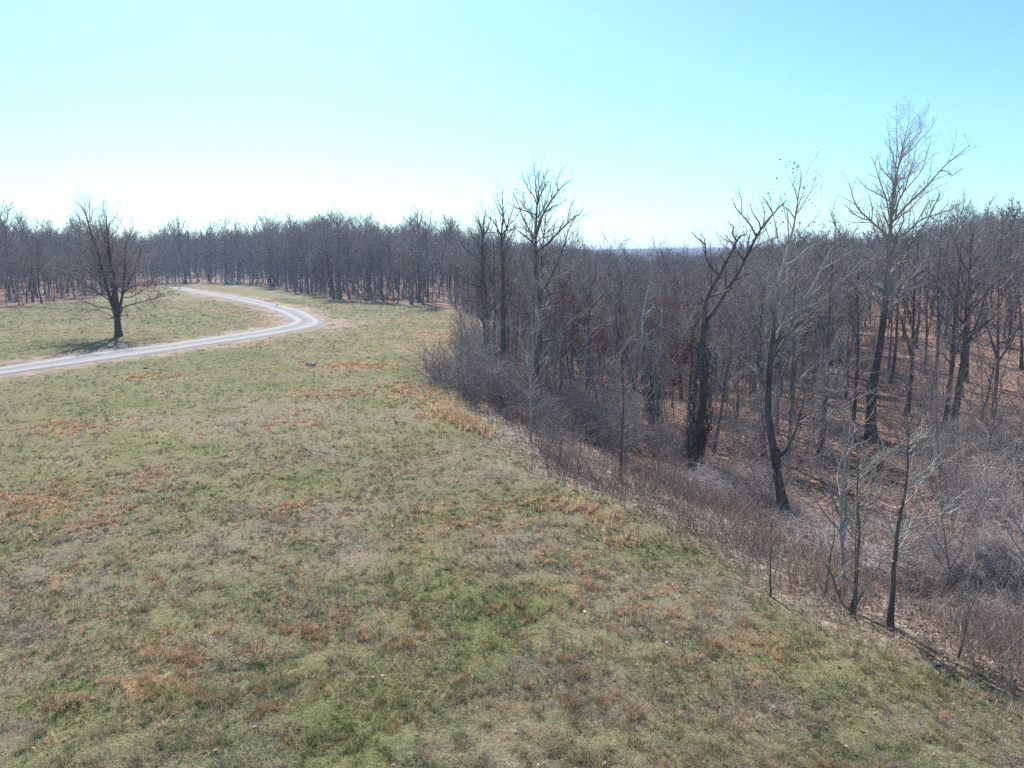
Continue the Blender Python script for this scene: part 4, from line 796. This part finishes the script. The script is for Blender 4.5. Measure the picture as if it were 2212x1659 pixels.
for px, py, s1, s2 in [(2010, 1225, 1.0, .6), (2195, 1090, 2.0, 2.0), (2110, 1030, 1.7, 1.8), (2180, 990, 1.9, 2.3), (2080, 960, 1.3, 1.2), (2165, 1130, 1.5, 1.1), (2120, 1262, 1.2, 1.3), (2190, 1255, 1.5, 1.5), (1930, 1160, 1.0, .5), (1560, 1030, 1.2, .8), (1610, 1060, 1.2, .8), (1545, 1075, 1.0, .7), (1480, 1060, 1.0, .7), (1800, 1210, 1.1, .6), (1760, 1150, 1.1, .6),
                      (2170, 1370, .9, .4), (2205, 1390, 1.0, .5), (1650, 1110, 1.0, .6), (1700, 1150, 1.0, .5)]:
    k += 1; bush("bramble_mound", BRAMB[k % 3], px, py, s1, s2, "grey tangle of arching brambles in the ravine below the field", "bramble mound", "bramble tangles in the ravine", k)
# saplings and thin stems filling the wood
UND = [one_mesh(np.random.default_rng(430 + k), "understorey", (M_TWIG, M_TWIG), H=6.5, r=.035 + .01 * k, clear=.15, rmin=.010, dens=1.1, levels=3, limbs=16, lean=.08) for k in range(4)]
UND += [mesh_np("shrub", *cane_bush(np.random.default_rng(440 + k), 26, .5, 2.6, .1, .011, 7, .7), M_TWIG) for k in range(2)]
x, y, s, d, az, g = scatter(2.3, 46, 210, 1.0, 55, 25, lambda x, y, s, d, az: (d > 26) & ((az < 4) | (s > 4)))
kp = g.random(len(x)) < np.where(az < -4, .10, np.where(az < 17, .48, .66)) * np.where((az > -6) & hides_hero(x, y, 1.6, 0), .35, 1); kp &= ~((np.abs(az - TRKA) < 1.6) & (d < TRKD + 5)); x, y, s, d, az = (q[kp] for q in (x, y, s, d, az)); n_ = len(x); sc_ = g.uniform(.5, 1.5, n_)
instances("undergrowth", UND, x, y, height(x, y, s) - .05, g.uniform(0, 6.28, n_), (g.normal(0, .08, n_), g.normal(0, .08, n_)), sc_, sc_ * g.uniform(.8, 1.2, n_), g.integers(0, len(UND), n_))

def polar(n_, d0, d1, a0, a1, g, p=0.0):
    """points whose density falls off with the square of the distance"""
    d = np.exp(g.uniform(math.log(d0), math.log(d1), n_)); a = np.radians(g.uniform(a0, a1, n_)); return d * np.sin(a), d * np.cos(a), d
# brown weed stalks in the strip between grass and trees
g = np.random.default_rng(50); x, y, d = polar(70000, 13, 110, -6, 44, g); s = edge_s(x, y); az = np.degrees(np.arctan2(x, y))
m_ = (s > -4) & (s < 13) & (g.random(len(x)) < S(-1.9, 2.2, s + 4.6 * (fbm(x, y, 3.2, 83, 4) - .5)) * S(14, 5, s) * np.clip(2.8 * (fbm(x, y, 2.6, 19, 3) - .32), .12, 1)); x, y, d, s, az = (q[m_] for q in (x, y, d, s, az)); n_ = len(x)
K = 4; hh = g.uniform(.3, 1.6, n_) * (.25 + 1.2 * fbm(x, y, 4, 29, 2)) * (.25 + .75 * S(-3, 2.5, s)); dd = unit(np.stack([g.normal(0, .38, n_), g.normal(0, .38, n_), np.ones(n_)], 1))
P = np.stack([x, y, height(x, y, s)], 1)[:, None] + (dd * hh[:, None])[:, None] * np.linspace(0, 1, K)[None, :, None] + np.cumsum(g.normal(0, .03, (n_, K, 3)), 1) * [1, 1, .2]
wd = np.maximum(.004, .00026 * d); RR = wd[:, None] * np.linspace(1, .6, K)[None]
V1, F1 = tubes(P, RR, 3); B, BR = grow(P, RR, 3, (.35, 1), .35, (25, 60), (.1, .05), 3, .8, .0025, .15, g, .1); V2, F2 = tubes(B, BR, 3)
base = np.where(g.random((n_, 1)) < .6, np.array([[.40, .305, .265]]), np.array([[.58, .51, .45]])) * g.uniform(.55, 1.35, (n_, 1)); c1_ = np.repeat(base, K * 3, 0); nb = len(B); c2_ = np.tile(np.array([[.45, .36, .32]]), (nb * 9, 1)) * np.repeat(g.uniform(.6, 1.4, (nb, 1)), 9, 0)
tag(obj_np("dry_weeds", np.vstack([V1, V2]), np.vstack([F1, F2 + len(V1)]), M_WEED, col=np.vstack([c1_, c2_])), kind="stuff")
# fallen leaves: pale dots on the grass, a deep litter under the trees
g = np.random.default_rng(51)
x, y, d = polar(2300, 12, 75, -44, 44, g); s = edge_s(x, y); m_ = (s < 1) & (g.random(len(x)) < .22 + .6 * S(-9, 0, s)); x, y, d, s = (q[m_] for q in (x, y, d, s))
x2, y2, d2 = polar(150000, 20, 110, -4, 44, g); s2 = edge_s(x2, y2); m_ = (s2 > .0) & (g.random(len(x2)) < .22 + .78 * S(4, 14, s2)); x2, y2, d2, s2 = (q[m_] for q in (x2, y2, d2, s2))
xx, yy, dd, ss = np.r_[x, x2], np.r_[y, y2], np.r_[d, d2], np.r_[s, s2]; n_ = len(xx)
pt = np.stack([xx, yy, height(xx, yy, ss) + np.where(ss < 0, .05, .03)], 1); nrm = unit(g.normal(0, .38, (n_, 3)) + [0, 0, 1]); t_ = unit(np.cross(nrm, g.normal(0, 1, (n_, 3)))); w_ = np.cross(nrm, t_)
sz = (np.where(ss < 0, .05, .046) * g.uniform(.6, 1.5, n_) * np.maximum(1, dd / 60))[:, None]
V = np.stack([pt - t_ * sz, pt + w_ * sz * .7 + nrm * sz * .35, pt + t_ * sz, pt - w_ * sz * .7 + nrm * sz * .35], 1).reshape(-1, 3); k4 = np.arange(n_)[:, None] * 4
col = np.where(g.random((n_, 1)) < np.where(ss < 0, .75, .3)[:, None], np.array([[.60, .50, .37]]), np.array([[.30, .205, .165]])) * g.uniform(.45, 1.4, (n_, 1))
tag(obj_np("fallen_leaves", V, np.concatenate([k4 + [0, 1, 2], k4 + [0, 2, 3]]), M_LEAF, col=np.repeat(col, 4, 0), smooth=False), kind="stuff")

# ------------------------------------------------------------------ grass
def blades(x, y, d, s, per, g, pick, hgt, wid, lay):
    n0 = len(x); i = np.repeat(np.arange(n0), per); n_ = len(i); dd = d[i]
    a = g.uniform(0, 6.28, n_); r_ = g.uniform(0, 1, n_) ** .6 * np.maximum(.06, .0022 * dd); bx, by = x[i] + r_ * np.cos(a), y[i] + r_ * np.sin(a)
    z = height(x, y, s)[i] - .01; tilt = g.uniform(lay[0], lay[1], n_)[:, None] if not hasattr(lay, "shape") else lay[i][:, None] * g.uniform(.6, 1.3, (n_, 1)); b = g.uniform(0, 6.28, n_)
    dr = np.stack([np.cos(b), np.sin(b)], 1); h_ = (hgt[i] * g.uniform(.55, 1.35, n_))[:, None]; w = (np.maximum(wid[i], .00042 * dd))[:, None]; sd = np.stack([-np.sin(b), np.cos(b)], 1)
    p0 = np.stack([bx, by, z], 1); up_ = np.array([[0, 0, 1.]]); D = np.c_[dr, np.zeros(n_)]; W = np.c_[sd, np.zeros(n_)] * w
    st, ct = np.sin(tilt), np.cos(tilt); m1 = p0 + (D * st * .45 + up_ * ct * .62) * h_; t1_ = p0 + (D * (st + .25) * 1.0 + up_ * ct * .92) * h_
    V = np.stack([p0 - W * .6, p0 + W * .6, m1 + W * .45, m1 - W * .45, t1_], 1).reshape(-1, 3); q = np.arange(n_)[:, None] * 5
    c = pick[i] * g.uniform(.45, 1.6, (n_, 1)) * (1 + g.normal(0, .06, (n_, 3))); return V, [q + [0, 1, 2, 3], q + [3, 2, 4]], np.clip(np.repeat(c, 5, 0), 0, 1)
g = np.random.default_rng(60); x, y, d = polar(180000, 9, 190, -47, 47, g); x2, y2, d2 = polar(70000, 9, 40, -47, 47, g); x, y, d = np.r_[x, x2], np.r_[y, y2], np.r_[d, d2]; s = edge_s(x, y); rs = road_s(x, y); m_ = (s + 4.6 * (fbm(x, y, 3.2, 83, 4) - .5) < g.normal(.3, .9, len(x))) & (rs > .15 + 1.6 * (fbm(x, y, 6, 77, 3) - .45)); x, y, d, s = (q[m_] for q in (x, y, d, s))
_c, _w, dirt_ = ground_colour(x, y, s, d); m_ = g.random(len(x)) > dirt_ * .9; x, y, d, s = (q[m_] for q in (x, y, d, s))
ga, sa, la, ra = field_mix(x, y); u = g.random(len(x)); kind_ = np.where(u < ga, 0, np.where(u < ga + sa, 1, np.where(u < ga + sa + la, 2, 3)))
PAL = np.array([GREEN, STRAW, LILACC, RUST]); tall = fbm(x, y, .8, 97, 2)
hg = np.choose(kind_, [.075, .10, .12, .13]) * (.35 + .6 * tall + 1.15 * S(.52, .72, fbm(x, y, .28, 98, 2))) * np.maximum(1, (d / 70) ** .6); wd = np.choose(kind_, [.0065, .0055, .0040, .0045]) * 1.0; ly = np.choose(kind_, [.65, .95, 1.15, .6])
V, F, c = blades(x, y, d, s, 7, g, PAL[kind_], hg, wd, ly)
GV, GF, GC = [V], [F], [c]
# long bleached straws lying over the turf, and grey dead stalks standing in it
x, y, d = polar(26000, 9, 70, -47, 47, g); s = edge_s(x, y); m_ = (s < 1.5) & (road_s(x, y) > .6) & (g.random(len(x)) < .25 + .9 * fbm(x, y, 1.7, 63, 3)); x, y, d, s = (q[m_] for q in (x, y, d, s)); n_ = len(x)
GV.append(0); GF.append(0); GC.append(0); GV[-1], GF[-1], GC[-1] = blades(x, y, d, s, 3, g, np.where(g.random((n_, 1)) < .6, np.array([[.52, .45, .32]]), np.array([[.43, .38, .35]])), np.full(n_, .20), np.full(n_, .0065), (1.0, 1.5))
x, y, d = polar(9000, 9, 60, -47, 47, g); s = edge_s(x, y); m_ = (s < 1.5) & (road_s(x, y) > .6) & (g.random(len(x)) < S(.45, .65, fbm(x, y, 5, 64, 3))); x, y, d, s = (q[m_] for q in (x, y, d, s)); n_ = len(x)
q_ = blades(x, y, d, s, 4, g, np.tile(np.array([[.24, .20, .175]]), (n_, 1)), np.full(n_, .30), np.full(n_, .0035), (.05, .4)); GV.append(q_[0]); GF.append(q_[1]); GC.append(q_[2])
# rusty bunches scattered through the rusty patches
bx_, by_ = [], []
for cx, cy, a_, b_ in RUSTY:
    k_ = int(np.clip(a_ * b_ * 12, 22, 520)); u_ = g.normal(0, .68, (k_, 2)); bx_.append(cx + u_[:, 0] * a_); by_.append(cy + u_[:, 1] * b_)
x, y, d = polar(420, 11, 60, -44, 44, g); x, y = np.concatenate(bx_ + [x]), np.concatenate(by_ + [y]); d = np.hypot(x, y); s = edge_s(x, y); m_ = (s < -.3) & (d < 75) & (road_s(x, y) > .8); x, y, d, s = (q[m_] for q in (x, y, d, s)); n_ = len(x); sz_ = g.uniform(.55, 1.45, n_)
ox = np.repeat(np.arange(n_), 5); r_ = .07 * sz_[ox]; q_ = blades(x[ox] + g.normal(0, 1, len(ox)) * r_, y[ox] + g.normal(0, 1, len(ox)) * r_, d[ox], s[ox], 7, g, np.array([(.66, .40, .245), (.60, .345, .21), (.64, .47, .31), (.50, .33, .22)])[g.integers(0, 4, n_)][ox] * g.uniform(.75, 1.15, (len(ox), 1)), .15 * sz_[ox], np.full(len(ox), .005), (.1, .75)); GV.append(q_[0]); GF.append(q_[1]); GC.append(q_[2])
o_, F3, F4 = 0, [], []
for v_, f_ in zip(GV, GF): F4.append(f_[0] + o_); F3.append(f_[1] + o_); o_ += len(v_)
tag(obj_np("grass", np.vstack(GV), [np.vstack(F4), np.vstack(F3)], M_BLADE, col=np.vstack(GC), smooth=False), kind="stuff")
# tall orange broomsedge in two stands at the field edge
def stand(pts, n_, hh, g):
    P = np.array([at(*p) for p in pts]); w_ = g.dirichlet(np.full(len(P), .35), n_); q = w_ @ P + g.normal(0, .38, (n_, 3)); x_, y_ = q[:, 0], q[:, 1]
    return x_, y_
g = np.random.default_rng(61); VV, FF, CCl, o_ = [], [], [], 0
for pts, n_, hh in [([(930, 878), (965, 892), (1000, 908), (1030, 925), (1050, 945), (1010, 925), (985, 905)], 420, .55), ([(1225, 1080), (1260, 1100), (1300, 1122), (1270, 1095)], 75, .40), ([(1310, 1125), (1330, 1145)], 26, .45), ([(1365, 1160), (1350, 1170)], 24, .34), ([(1936, 1395)], 9, .40), ([(2172, 1535), (2180, 1545)], 14, .36), ([(2000, 1440), (1850, 1400)], 10, .22), ([(900, 860), (960, 885), (930, 900)], 90, .22), ([(1180, 1075), (1280, 1125), (1380, 1190)], 90, .18)]:
    x_, y_ = stand(pts, n_, hh, g); d_ = np.hypot(x_, y_); V, F, c = blades(x_, y_, d_, edge_s(x_, y_), 9, g, np.array([[.58, .425, .275]]) * g.uniform(.75, 1.2, (n_, 1)), np.full(n_, hh), np.full(n_, .005), (.05, .6))
    VV.append(V); CCl.append(c); FF.append([f + o_ for f in F]); o_ += len(V)
tag(obj_np("broomsedge", np.vstack(VV), [np.vstack([f[0] for f in FF]), np.vstack([f[1] for f in FF])], M_BLADE, col=np.vstack(CCl), smooth=False), kind="stuff")
# single rusty tufts of the near field, and a few flattened grey mats
def tuft(g, n_, R, h_, colr, lay, w_):
    a = g.uniform(0, 6.28, n_); r_ = R * np.sqrt(g.random(n_)); x_, y_ = r_ * np.cos(a), r_ * np.sin(a); z0 = np.zeros(n_)
    tl = g.uniform(lay[0], lay[1], n_)[:, None]; b = a + g.normal(0, .7, n_); D = np.c_[np.cos(b), np.sin(b), z0]; W = np.c_[-np.sin(b), np.cos(b), z0] * w_; H_ = (h_ * g.uniform(.5, 1.25, n_))[:, None]; p0 = np.c_[x_, y_, z0 - .02]; up_ = np.array([[0, 0, 1.]])
    m1 = p0 + (D * np.sin(tl) * .45 + up_ * np.cos(tl) * .6) * H_; t1_ = p0 + (D * (np.sin(tl) + .2) + up_ * np.cos(tl) * .95) * H_
    V = np.stack([p0 - W * .6, p0 + W * .6, m1 + W * .45, m1 - W * .45, t1_], 1).reshape(-1, 3); q = np.arange(n_)[:, None] * 5
    c = np.array(colr)[g.integers(0, len(colr), n_)] * g.uniform(.6, 1.4, (n_, 1)); return V, [q + [0, 1, 2, 3], q + [3, 2, 4]], np.repeat(c, 5, 0)
def tuft_mesh(name, *a): V, F, c = tuft(*a); return mesh_np(name, V, F, M_BLADE, col=c, smooth=False)
RC = [(.46, .26, .15), (.42, .23, .14), (.40, .28, .18), (.24, .20, .09)]
TUFTS = [tuft_mesh("grass_tuft", np.random.default_rng(500 + k), 190, .13, .21, RC, (.1, .75), .0042) for k in range(5)]
T1, T2 = crop(400, 1700, 3.687), crop(1000, 1100, 1.443); g = np.random.default_rng(62)
for px, py in [T1(*q) for q in [(1610, 560), (1840, 560), (1985, 610), (2045, 660), (570, 740), (215, 680), (150, 1220), (95, 1100), (400, 1420), (600, 900), (480, 1000), (1280, 1480), (1380, 1400), (1520, 1380), (1700, 1090), (1960, 1140), (1460, 480), (430, 270), (110, 320), (890, 80), (250, 60), (1340, 1190), (740, 1290), (1900, 1290), (620, 1200), (1330, 710)]] + \
              [T2(*q) for q in [(215, 1500), (1100, 1390), (490, 1105), (280, 1135), (350, 1055), (620, 1005), (660, 985), (755, 970), (800, 1035), (275, 940), (210, 920), (1030, 1330), (860, 1210), (690, 1085), (1140, 1075), (940, 1200), (1010, 1260), (960, 1390), (1240, 1440)]]:
    b = at(px, py); o = link(bpy.data.objects.new("grass_tuft", TUFTS[int(g.integers(5))])); sc_ = g.uniform(.7, 1.25); o.location = b; o.scale = (sc_ * g.uniform(.9, 1.3), sc_, sc_ * g.uniform(.8, 1.15)); o.rotation_euler = (0, 0, g.uniform(0, 6.28))
    tag(o, "small rusty orange grass tuft in the near field", "grass tuft", "rusty grass tufts in the near field")
GCm = [(.46, .40, .36), (.38, .33, .30), (.52, .46, .41)]
for k, (px, py, s1, lab) in enumerate([(1143, 1437, 1.0, "dark round mat of flattened dead grass low in the middle of the field"), (522, 1100, 1.2, "pale lilac mat of dead grass at mid field, left of centre"), (36, 1590, 1.1, "grey mat of dead grass in the bottom left corner"), (80, 1365, 1.3, "long grey drift of dead grass near the left edge")]):
    o = link(bpy.data.objects.new("dead_grass_mat", tuft_mesh("dead_grass_mat", np.random.default_rng(520 + k), 700, .42, .24, GCm, (.9, 1.5), .004))); o.location = at(px, py); o.scale = (s1, s1 * .8, s1 * .9); tag(o, lab, "dead grass")

# ------------------------------------------------------------------ fallen logs and small things
def log(label, a, b, r, mat, seed, za=.0, zb=.0, limbs_=5, name="fallen_log"):
    g = np.random.default_rng(seed); A, B = at(*a), at(*b); o0 = A.copy(); A = A + [0, 0, za + r * .6] - o0; B = B + [0, 0, zb + r * .5] - o0; K = 14; q = np.linspace(0, 1, K)[:, None]
    P = (A * (1 - q) + B * q + np.cumsum(g.normal(0, .035, (K, 3)), 0) * [1, 1, .4])[None]; RR = (r * (1 - .6 * q[:, 0]) * (1 + g.normal(0, .05, K)))[None]; RR[0, 0] *= .6; RR[0, -1] *= .3
    L1, R1 = grow(P, RR, 1, (.4, 1), .22, (25, 60), (.15, .05), 6, .45, .012, .15, g, nmin=limbs_, nmax=limbs_); L2, R2 = grow(L1, R1, 2, (.2, 1), .4, (25, 60), (.1, .03), 4, .5, .008, .15, g)
    e = empty(name, o0); tag(e, label, "fallen log"); obj_np("trunk", *tubes(P, RR, 10), mat, e); obj_np("branches", *join([tubes(L1, R1, 5), tubes(L2, R2, 3)]), M_TWIG, e)
log("long dark fallen trunk lying across the leaf litter behind the tall sycamore's foot", C4(805, 1345), C4(1260, 1445), .17, M_BARK, 601)
log("dark fallen log beside the foot of the tall sycamore", C4(995, 1500), C4(1160, 1540), .2, M_BARK, 602)
log("dark fallen log lying down the bank from the split-footed tree's neighbour", C5(1090, 1180), C5(1300, 1310), .18, M_BARK, 603)
log("bleached thin branch lying on the weeds in front of the thickets", crop(1200, 1000, 3.686)(1190, 555), crop(1200, 1000, 3.686)(1330, 632), .05, M_DEADWOOD, 604, 1.4, .6, 3)
log("thick dark log at the mouth of the hollow by the bramble mound on the right", (2085, 1338), (2185, 1312), .19, M_BARK, 605, .1, .5, 3)
log("pale slanting dead branch beside the single-trunked sapling", S5(1340, 1095), S5(1465, 960), .03, M_DEADWOOD, 606, 0, .3, 2)
# bleached snag at the right edge
b = at(2207, 1170); g = np.random.default_rng(70); e = empty("dead_snag", b); tag(e, "short bleached snag at the right edge of the ravine", "snag")
P = np.stack([np.linspace(0, .25, 9) + np.cumsum(g.normal(0, .01, 9)), np.linspace(0, .1, 9), np.linspace(-.2, 2.3, 9)], 1)[None]; RR = (np.linspace(.16, .11, 9))[None]; RR[0, -1] = .05
obj_np("trunk", *tubes(P, RR, 12), M_DEADWOOD, e); L1, R1 = grow(P, RR, 1, (.5, .9), .3, (30, 60), (.1, .0), 5, .4, .02, .1, g, nmin=3, nmax=3); obj_np("branches", *tubes(L1, R1, 5), M_DEADWOOD, e)
def chunk(name, px, py, size, label, cat, mat, seed, hollow=False):
    """a weathered lump: a split piece of log or a stone, knobbly and lying on its side"""
    g = np.random.default_rng(seed); nu, nv = 26, 16; u_ = np.linspace(-1, 1, nu)[:, None]; v_ = np.linspace(0, 2 * math.pi, nv, endpoint=False)[None]
    rr = np.sqrt(np.clip(1 - np.abs(u_) ** 3.2, .02, 1)) * (.85 + .3 * vnoise(u_ * 3 + seed, v_ * 1.2, seed)) * (1 + .18 * np.cos(3 * v_ + seed) + .1 * vnoise(u_ * 9, v_ * 3, seed + 4))
    x_ = (u_ + 0 * v_) * size[0] * .5; y_ = rr * np.cos(v_) * size[1] * .5; z_ = np.maximum(rr * np.sin(v_) * size[2] * .62, -.3 * size[2]) + .28 * size[2] + .10 * size[0] * (u_ ** 2) * (1 if hollow else 0)
    V = np.stack([x_, y_, z_], -1).reshape(-1, 3); i_, j_ = np.meshgrid(np.arange(nu - 1), np.arange(nv), indexing="ij"); j3 = (j_ + 1) % nv
    q = np.stack([i_ * nv + j_, i_ * nv + j3, (i_ + 1) * nv + j3, (i_ + 1) * nv + j_], -1).reshape(-1, 4); cap = [np.arange(nv)[None, ::-1], (np.arange(nv) + (nu - 1) * nv)[None]]
    o = obj_np(name, V, [q[:, ::-1]] + cap, mat); o.location = at(px, py); o.rotation_euler = (0, 0, g.uniform(-.3, .3)); tag(o, label, cat); return o
M_LOGW = bark_mat("split_log", (.10, .09, .09), (.40, .38, .38), 5, .6); M_STONE = bark_mat("stone", (.14, .13, .12), (.28, .26, .24), 6, .6)
chunk("log_piece", 672, 790, (1.1, .36, .30), "dark weathered piece of split log lying in the grass below the road bend", "log", M_LOGW, 3, True)
chunk("dirt_clod", 315, 796, (.45, .34, .14), "small dark lump in the grass just below the straight stretch of road", "clod", M_STONE, 5)
chunk("stone", 598, 661, (.55, .4, .3), "dark stone on the far edge of the gravel road before the bend", "stone", M_STONE, 8)
# scrap of teal plastic among the weeds
b = at(1690, 1196); e = empty("plastic_tub", b + [0, 0, .1]); tag(e, "small teal plastic tub lying among the brown brush", "tub"); e.rotation_euler = (1.2, .3, .5)
M_TEAL = plain("teal_plastic", (.03, .36, .27), .35); aa = np.arange(20) * 2 * math.pi / 20
rings = [(.055, 0), (.062, .03), (.07, .10), (.078, .14), (.084, .14), (.084, .15), (.074, .15), (.066, .1), (.05, .012)]
V = np.array([[r_ * math.cos(q), r_ * math.sin(q), z_] for r_, z_ in rings for q in aa]); F = np.array([[i_ * 20 + j_, i_ * 20 + (j_ + 1) % 20, (i_ + 1) * 20 + (j_ + 1) % 20, (i_ + 1) * 20 + j_] for i_ in range(len(rings) - 1) for j_ in range(20)])
obj_np("body", V, [F, np.arange(20)[None, ::-1], (np.arange(20) + 160)[None]], M_TEAL, e)

# ------------------------------------------------------------------ the pickup truck parked in the wood
def prism(prof, y0, y1, bev=.03):
    """side profile pushed across the width, bevelled"""
    import bmesh
    bm = bmesh.new(); f = bm.faces.new([bm.verts.new((x_, y0, z_)) for x_, z_ in prof]); r_ = bmesh.ops.extrude_face_region(bm, geom=[f])
    bmesh.ops.translate(bm, verts=[v for v in r_["geom"] if isinstance(v, bmesh.types.BMVert)], vec=(0, y1 - y0, 0)); bmesh.ops.recalc_face_normals(bm, faces=bm.faces)
    if bev: bmesh.ops.bevel(bm, geom=[e_ for e_ in bm.edges], offset=bev, segments=2, affect='EDGES')
    return bm
def bm_obj(name, bm, mat, parent):
    me = bpy.data.meshes.new(name); bm.to_mesh(me); bm.free(); me.materials.append(mat); return link(bpy.data.objects.new(name, me), parent)
M_PAINT = plain("white_paint", (.80, .81, .83), .3); M_GLASS = plain("dark_glass", (.012, .014, .018), .06); M_TYRE = plain("tyre_rubber", (.02, .02, .02), .8); M_RIM = plain("wheel_rim", (.45, .45, .47), .3, .8); M_CHROME = plain("bumper_metal", (.5, .5, .52), .25, .9); M_LAMP = plain("lamp_lens", (.7, .7, .68), .1); M_RED = plain("tail_lens", (.35, .02, .02), .2)
tb = at(502, 613.5); truck = empty("pickup_truck", tb); truck.rotation_euler = (0, 0, R_(6)); tag(truck, "white crew cab pickup truck parked under the trees behind the road", "pickup truck")
bm_obj("body", prism([(-2.95, .55), (-2.95, 1.12), (-1.05, 1.12), (-1.0, 1.12), (1.15, 1.14), (2.75, 1.02), (2.92, .82), (2.92, .52), (2.45, .48), (2.35, .85), (2.05, .98), (1.7, .85), (1.6, .46), (-1.35, .46), (-1.45, .85), (-1.75, .98), (-2.1, .85), (-2.2, .5)], -.95, .95), M_PAINT, truck)
bm_obj("cab", prism([(-1.0, 1.125), (-.92, 1.78), (-.75, 1.86), (.35, 1.86), (.55, 1.80), (1.28, 1.15)], -.84, .84, .05), M_PAINT, truck)
for yy_ in (-.853, .853):
    for prof in ([(-.82, 1.2), (-.76, 1.70), (-.14, 1.72), (-.14, 1.2)], [(-.04, 1.2), (-.04, 1.72), (.42, 1.72), (1.0, 1.2)]): bm_obj("side_window", prism(prof, yy_ - .012, yy_ + .012, 0), M_GLASS, truck)
bm_obj("windscreen", prism([(.62, 1.775), (1.27, 1.19), (1.31, 1.19), (.66, 1.79)], -.72, .72, 0), M_GLASS, truck); bm_obj("rear_window", prism([(-.985, 1.3), (-.94, 1.7), (-.965, 1.7), (-1.01, 1.3)], -.6, .6, 0), M_GLASS, truck)
bm_obj("bed_opening", prism([(-2.85, 1.118), (-2.85, 1.132), (-1.1, 1.132), (-1.1, 1.118)], -.8, .8, 0), M_TYRE, truck)
bm_obj("bumper", prism([(2.9, .42), (2.9, .66), (3.02, .62), (3.02, .44)], -.9, .9, .02), M_CHROME, truck); bm_obj("bumper", prism([(-3.05, .46), (-3.05, .62), (-2.94, .64), (-2.94, .46)], -.9, .9, .02), M_CHROME, truck)
for yy_ in (-.7, .7): bm_obj("headlight", prism([(2.80, .74), (2.84, .94), (2.93, .88), (2.945, .74)], yy_ - .16, yy_ + .16, .01), M_LAMP, truck); bm_obj("tail_light", prism([(-2.97, .72), (-2.97, 1.0), (-2.9, 1.0), (-2.9, .72)], yy_ * 1.2 - .09, yy_ * 1.2 + .09, .01), M_RED, truck)
aw = np.arange(28) * 2 * math.pi / 28
def lathe(prof): V = np.array([[r_ * math.cos(q), w_, r_ * math.sin(q)] for r_, w_ in prof for q in aw]); F = np.array([[i_ * 28 + j_, i_ * 28 + (j_ + 1) % 28, (i_ + 1) * 28 + (j_ + 1) % 28, (i_ + 1) * 28 + j_] for i_ in range(len(prof) - 1) for j_ in range(28)]); return V, F
for wx in (2.03, -1.78):
    for wy in (-.86, .86):
        w = empty("wheel", (wx, wy, .39)); w.parent = truck; obj_np("tyre", *lathe([(.24, -.12), (.34, -.13), (.385, -.1), (.39, 0), (.385, .1), (.34, .13), (.24, .12)]), M_TYRE, w); sg = 1 if wy > 0 else -1
        obj_np("rim", *lathe([(.235, -.11 * sg), (.24, .10 * sg), (.21, .11 * sg), (.19, .05 * sg), (.08, .07 * sg), (.06, .10 * sg), (.001, .10 * sg)]), M_RIM, w)

# ------------------------------------------------------------------ the air
def haze():
    import bmesh
    bm = bmesh.new(); bmesh.ops.create_cube(bm, size=1); me = bpy.data.meshes.new("haze"); bm.to_mesh(me); bm.free(); o = link(bpy.data.objects.new("haze", me))
    zlo, zhi = float(min(gz.min(), -14)) - 1.0, 62.0
    o.location = (0, 0, (zlo + zhi) / 2); o.scale = (9600, 9600, zhi - zlo)
    m, n, l, b = new_mat("haze"); n.remove(b); v = n.new("ShaderNodeVolumePrincipled"); v.inputs["Color"].default_value = (.58, .70, 1, 1); v.inputs["Density"].default_value = HAZE; v.inputs["Anisotropy"].default_value = .3
    l.new(v.outputs[0], n["Material Output"].inputs["Volume"]); me.materials.append(m); tag(o, kind="stuff")
HAZE = .00033
haze()
